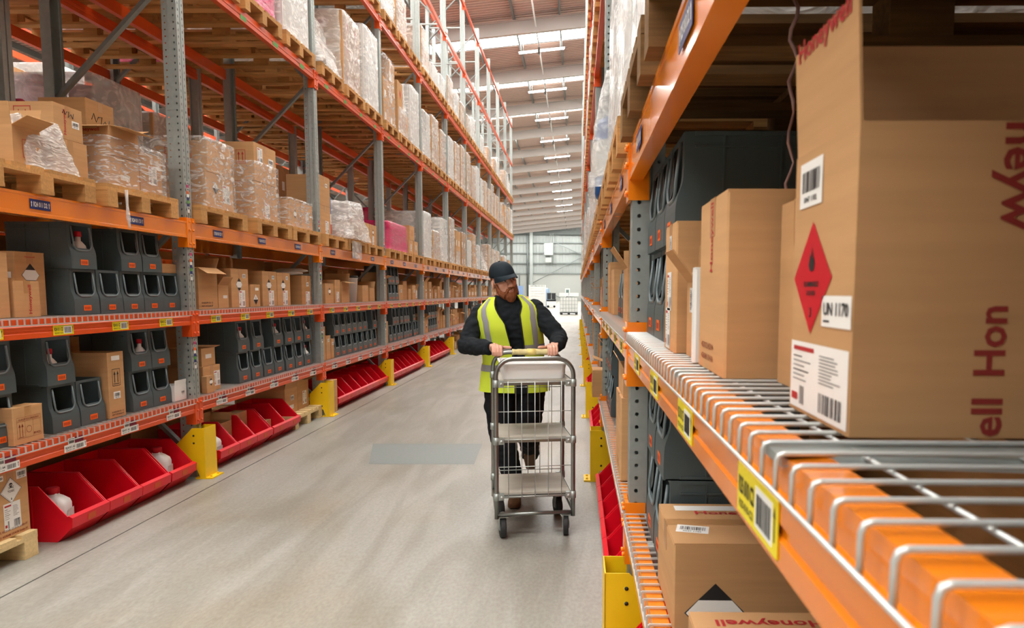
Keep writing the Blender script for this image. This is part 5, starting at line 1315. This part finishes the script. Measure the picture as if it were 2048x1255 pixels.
# beard and moustache
m = M()
ell(m, (0, -.060, -.095), (.044, .044, .042)); ell(m, (0, -.064, -.115), (.033, .030, .028)); ell(m, (0, -.03, -.09), (.06, .055, .035))
for s_ in (-1, 1):
    m.tube([(s_ * .0735, -.016, .000), (s_ * .068, -.022, -.035), (s_ * .056, -.034, -.068), (s_ * .034, -.062, -.09)], [.007, .014, .023, .030], 12)
    m.tube([(s_ * .004, -.100, -.043), (s_ * .022, -.096, -.048), (s_ * .036, -.082, -.066), (s_ * .036, -.072, -.085)], [.008, .009, .010, .012], 10)
xf(m, 0, HT)
put('beard', remesh(m, 'beard', BEARD, .004, 3, .0028, (90, 90, 60)), man)
m = M(); ell(m, (0, -.0945, -.060), (.015, .006, .0042), None, 14, 8); xf(m, 0, HT); put('lips', m.mesh('lips', mat('lips', '#9C5B4C', .5)), man)
m = M(); ell(m, (0, .03, .02), (.080, .085, .075), None, 24, 14); xf(m, 0, HT); put('hair', m.mesh('hair', mat('hair_brown', '#5A3A24', .8)), man)
# cap
m = M(); n = 32; rings = []
for k in range(10):
    t = k / 9 * PI / 2; rings.append([(.087 * math.cos(t) ** .75 * math.cos(2 * PI * j / n), .012 + .108 * math.cos(t) ** .75 * math.sin(2 * PI * j / n), .046 + .098 * math.sin(t) + .012 * math.sin(2 * PI * j / n) * math.cos(t)) for j in range(n)])
m.loft(rings, 0, True, True); m.tube([(0, .012, .143), (0, .012, .149)], .007, 8)
xf(m, 0, HT); cp = put('cap', m.mesh('cap', CAPM), man)
m = M(); top = []; bot = []
for i in range(7):
    f = i / 6; row = []
    for j in range(17):
        a = -PI / 2 + (j - 8) / 8 * 1.2; rx, ry = .087, .108
        x0, y0 = rx * math.cos(a), .012 + ry * math.sin(a); ext = f * .066 * max(0, math.cos((j - 8) / 8 * 1.57)) ** .8
        row.append((x0 * (1 + .03 * f), y0 - ext, .050 - .014 * f * f - .020 * (x0 / .08) ** 2 * f - .004 * f))
    top.append(row)
for dz in (0, -.004): m.loft([[(x, y, z + dz) for x, y, z in r] for r in top], 0, True, False, False)
xf(m, 0, HT); put('cap_brim', m.mesh('cap_brim', CAPM), cp)
# clothes
m = M(); m.loft([tring(*r, off=-.008) for r in TR])
for s_, o_ in (('R', -1), ('L', 1)):
    sh, el, wr = J['sh' + s_], J['el' + s_], J['wr' + s_]
    limb(m, [lerp(sh, nb, .3) + Vector((0, 0, -.03)), sh, lerp(sh, el, .35), lerp(sh, el, .75), el, lerp(el, wr, .3), lerp(el, wr, .6), lerp(el, wr, .86), lerp(el, wr, .93), wr], [.060, .070, .070, .067, .066, .063, .056, .048, .044, .040], 18)
    ell(m, sh, (.068, .072, .07)); ell(m, el, (.064, .066, .064))
put('sweatshirt', remesh(m, 'sweatshirt', SWEAT, .007, 3, .007, (13, 13, 22)), man)
m = M()
ell(m, (-.425, 5.10, .85), (.185, .135, .13))
for s_ in 'RL':
    a, b, c = J['hip' + s_], J['knee' + s_], J['ank' + s_]
    limb(m, [a, lerp(a, b, .5), b, lerp(b, c, .4), lerp(b, c, .8), c + (c - b).normalized() * .03], [.120, .112, .094, .086, .072, .074], 18)
put('trousers', remesh(m, 'trousers', TROUS, .009, 3, .008, (10, 10, 16)), man)
for s_, (yw, pt) in (('R', (.05, 0)), ('L', (0, -.75))):
    m = M(); n0 = 0
    prof = [(.07, .036, .0, .075), (.03, .04, 0, .10), (-.03, .042, 0, .095), (-.09, .046, 0, .065), (-.14, .044, 0, .05), (-.175, .03, .004, .04), (-.188, .012, .008, .03)]
    m.loft([[(x_ * w_, y_, z0 + (z1 - z0) * zz) for x_, zz in ((-1, 0), (-1, .45), (-.8, .85), (-.3, 1), (.3, 1), (.8, .85), (1, .45), (1, 0))] for y_, w_, z0, z1 in prof])
    m.lathe([(.042, .07), (.046, .15)], 14, (0, .035, 0))
    T = Matrix.Translation((J['ank' + s_].x, J['ank' + s_].y - .02, 0.002 if s_ == 'R' else .12)) @ Matrix.Rotation(yw, 4, 'Z') @ Matrix.Rotation(pt, 4, 'X')
    xf(m, 0, T); put('boot', remesh(m, 'boot', BOOT, .006, 1), man)
# high-visibility vest: an open shell around the torso
def vest_patch(zs, aw, off, th=.004):
    """aw(z) -> (a0, a1) angles from the front, positive to the wearer's left (viewer's right)"""
    m = M(); N = 26; rows = []
    for z in zs:
        zz, cx, cy, rx, ry = tor(z); a0, a1 = aw(z); row = []
        for j in range(N):
            a = a0 + (a1 - a0) * j / (N - 1) - PI / 2
            c, s_ = math.cos(a), math.sin(a); wv = .006 * NZ.noise(Vector((a * 2.2, z * 5, 1))) + (.012 if z < 1.0 else 0) * (1.0 - z) / .24
            x = math.copysign(abs(c) ** .85, c) * (rx + off + wv); y = math.copysign(abs(s_) ** .85, s_) * (ry + off + wv)
            row.append((cx + x, cy + y, z + .09 * x * min(1, max(0, (z - .9) / .4))))
        rows.append(row)
    m.loft(rows, 0, True, False, False)
    return m
ZV = [.775 + k * .0275 for k in range(26)]
def opr(z): return .35 + max(0, z - 1.33) * 3.0
def opl(z): return max(-.05, (z - 1.13) * .3) + max(0, z - 1.28) * 1.9
V0 = .024
v = put('safety_vest', vest_patch(ZV, lambda z: (opr(z), 2 * PI - opl(z)), V0).mesh('safety_vest', VEST), man)
for z0, z1 in ((.925, .975), (1.065, 1.115)):
    put('reflective_strip', vest_patch([z0, (z0 + z1) / 2, z1], lambda z: (opr(z) + .01, 2 * PI - opl(z) - .01), V0 + .003).mesh('reflective_strip', REFL), v)
for sg in (-1, 1):
    zz = [1.115 + .0225 * k for k in range(16)]
    def aw(z, sg=sg):
        a = (.82 if sg > 0 else .64) + max(0, z - 1.3) * 1.6
        return (a - .13, a + .13) if sg > 0 else (2 * PI - a - .13, 2 * PI - a + .13)
    put('reflective_strip', vest_patch(zz, aw, V0 + .003).mesh('reflective_strip', REFL), v)
m = M()
for sg in (1, -1):
    P = []
    for z in ZV:
        zz, cx, cy, rx, ry = tor(z); a = (opr(z) if sg > 0 else -opl(z)) - PI / 2; c, s_ = math.cos(a), math.sin(a); wv = (.012 if z < 1.0 else 0) * (1.0 - z) / .24
        x = math.copysign(abs(c) ** .85, c) * (rx + V0 + wv + .001); y = math.copysign(abs(s_) ** .85, s_) * (ry + V0 + wv + .001)
        P.append((cx + x, cy + y, z + .09 * x * min(1, max(0, (z - .9) / .4))))
    m.tube(P, .0045, 6)
put('vest_piping', m.mesh('vest_piping', BLACK), v)
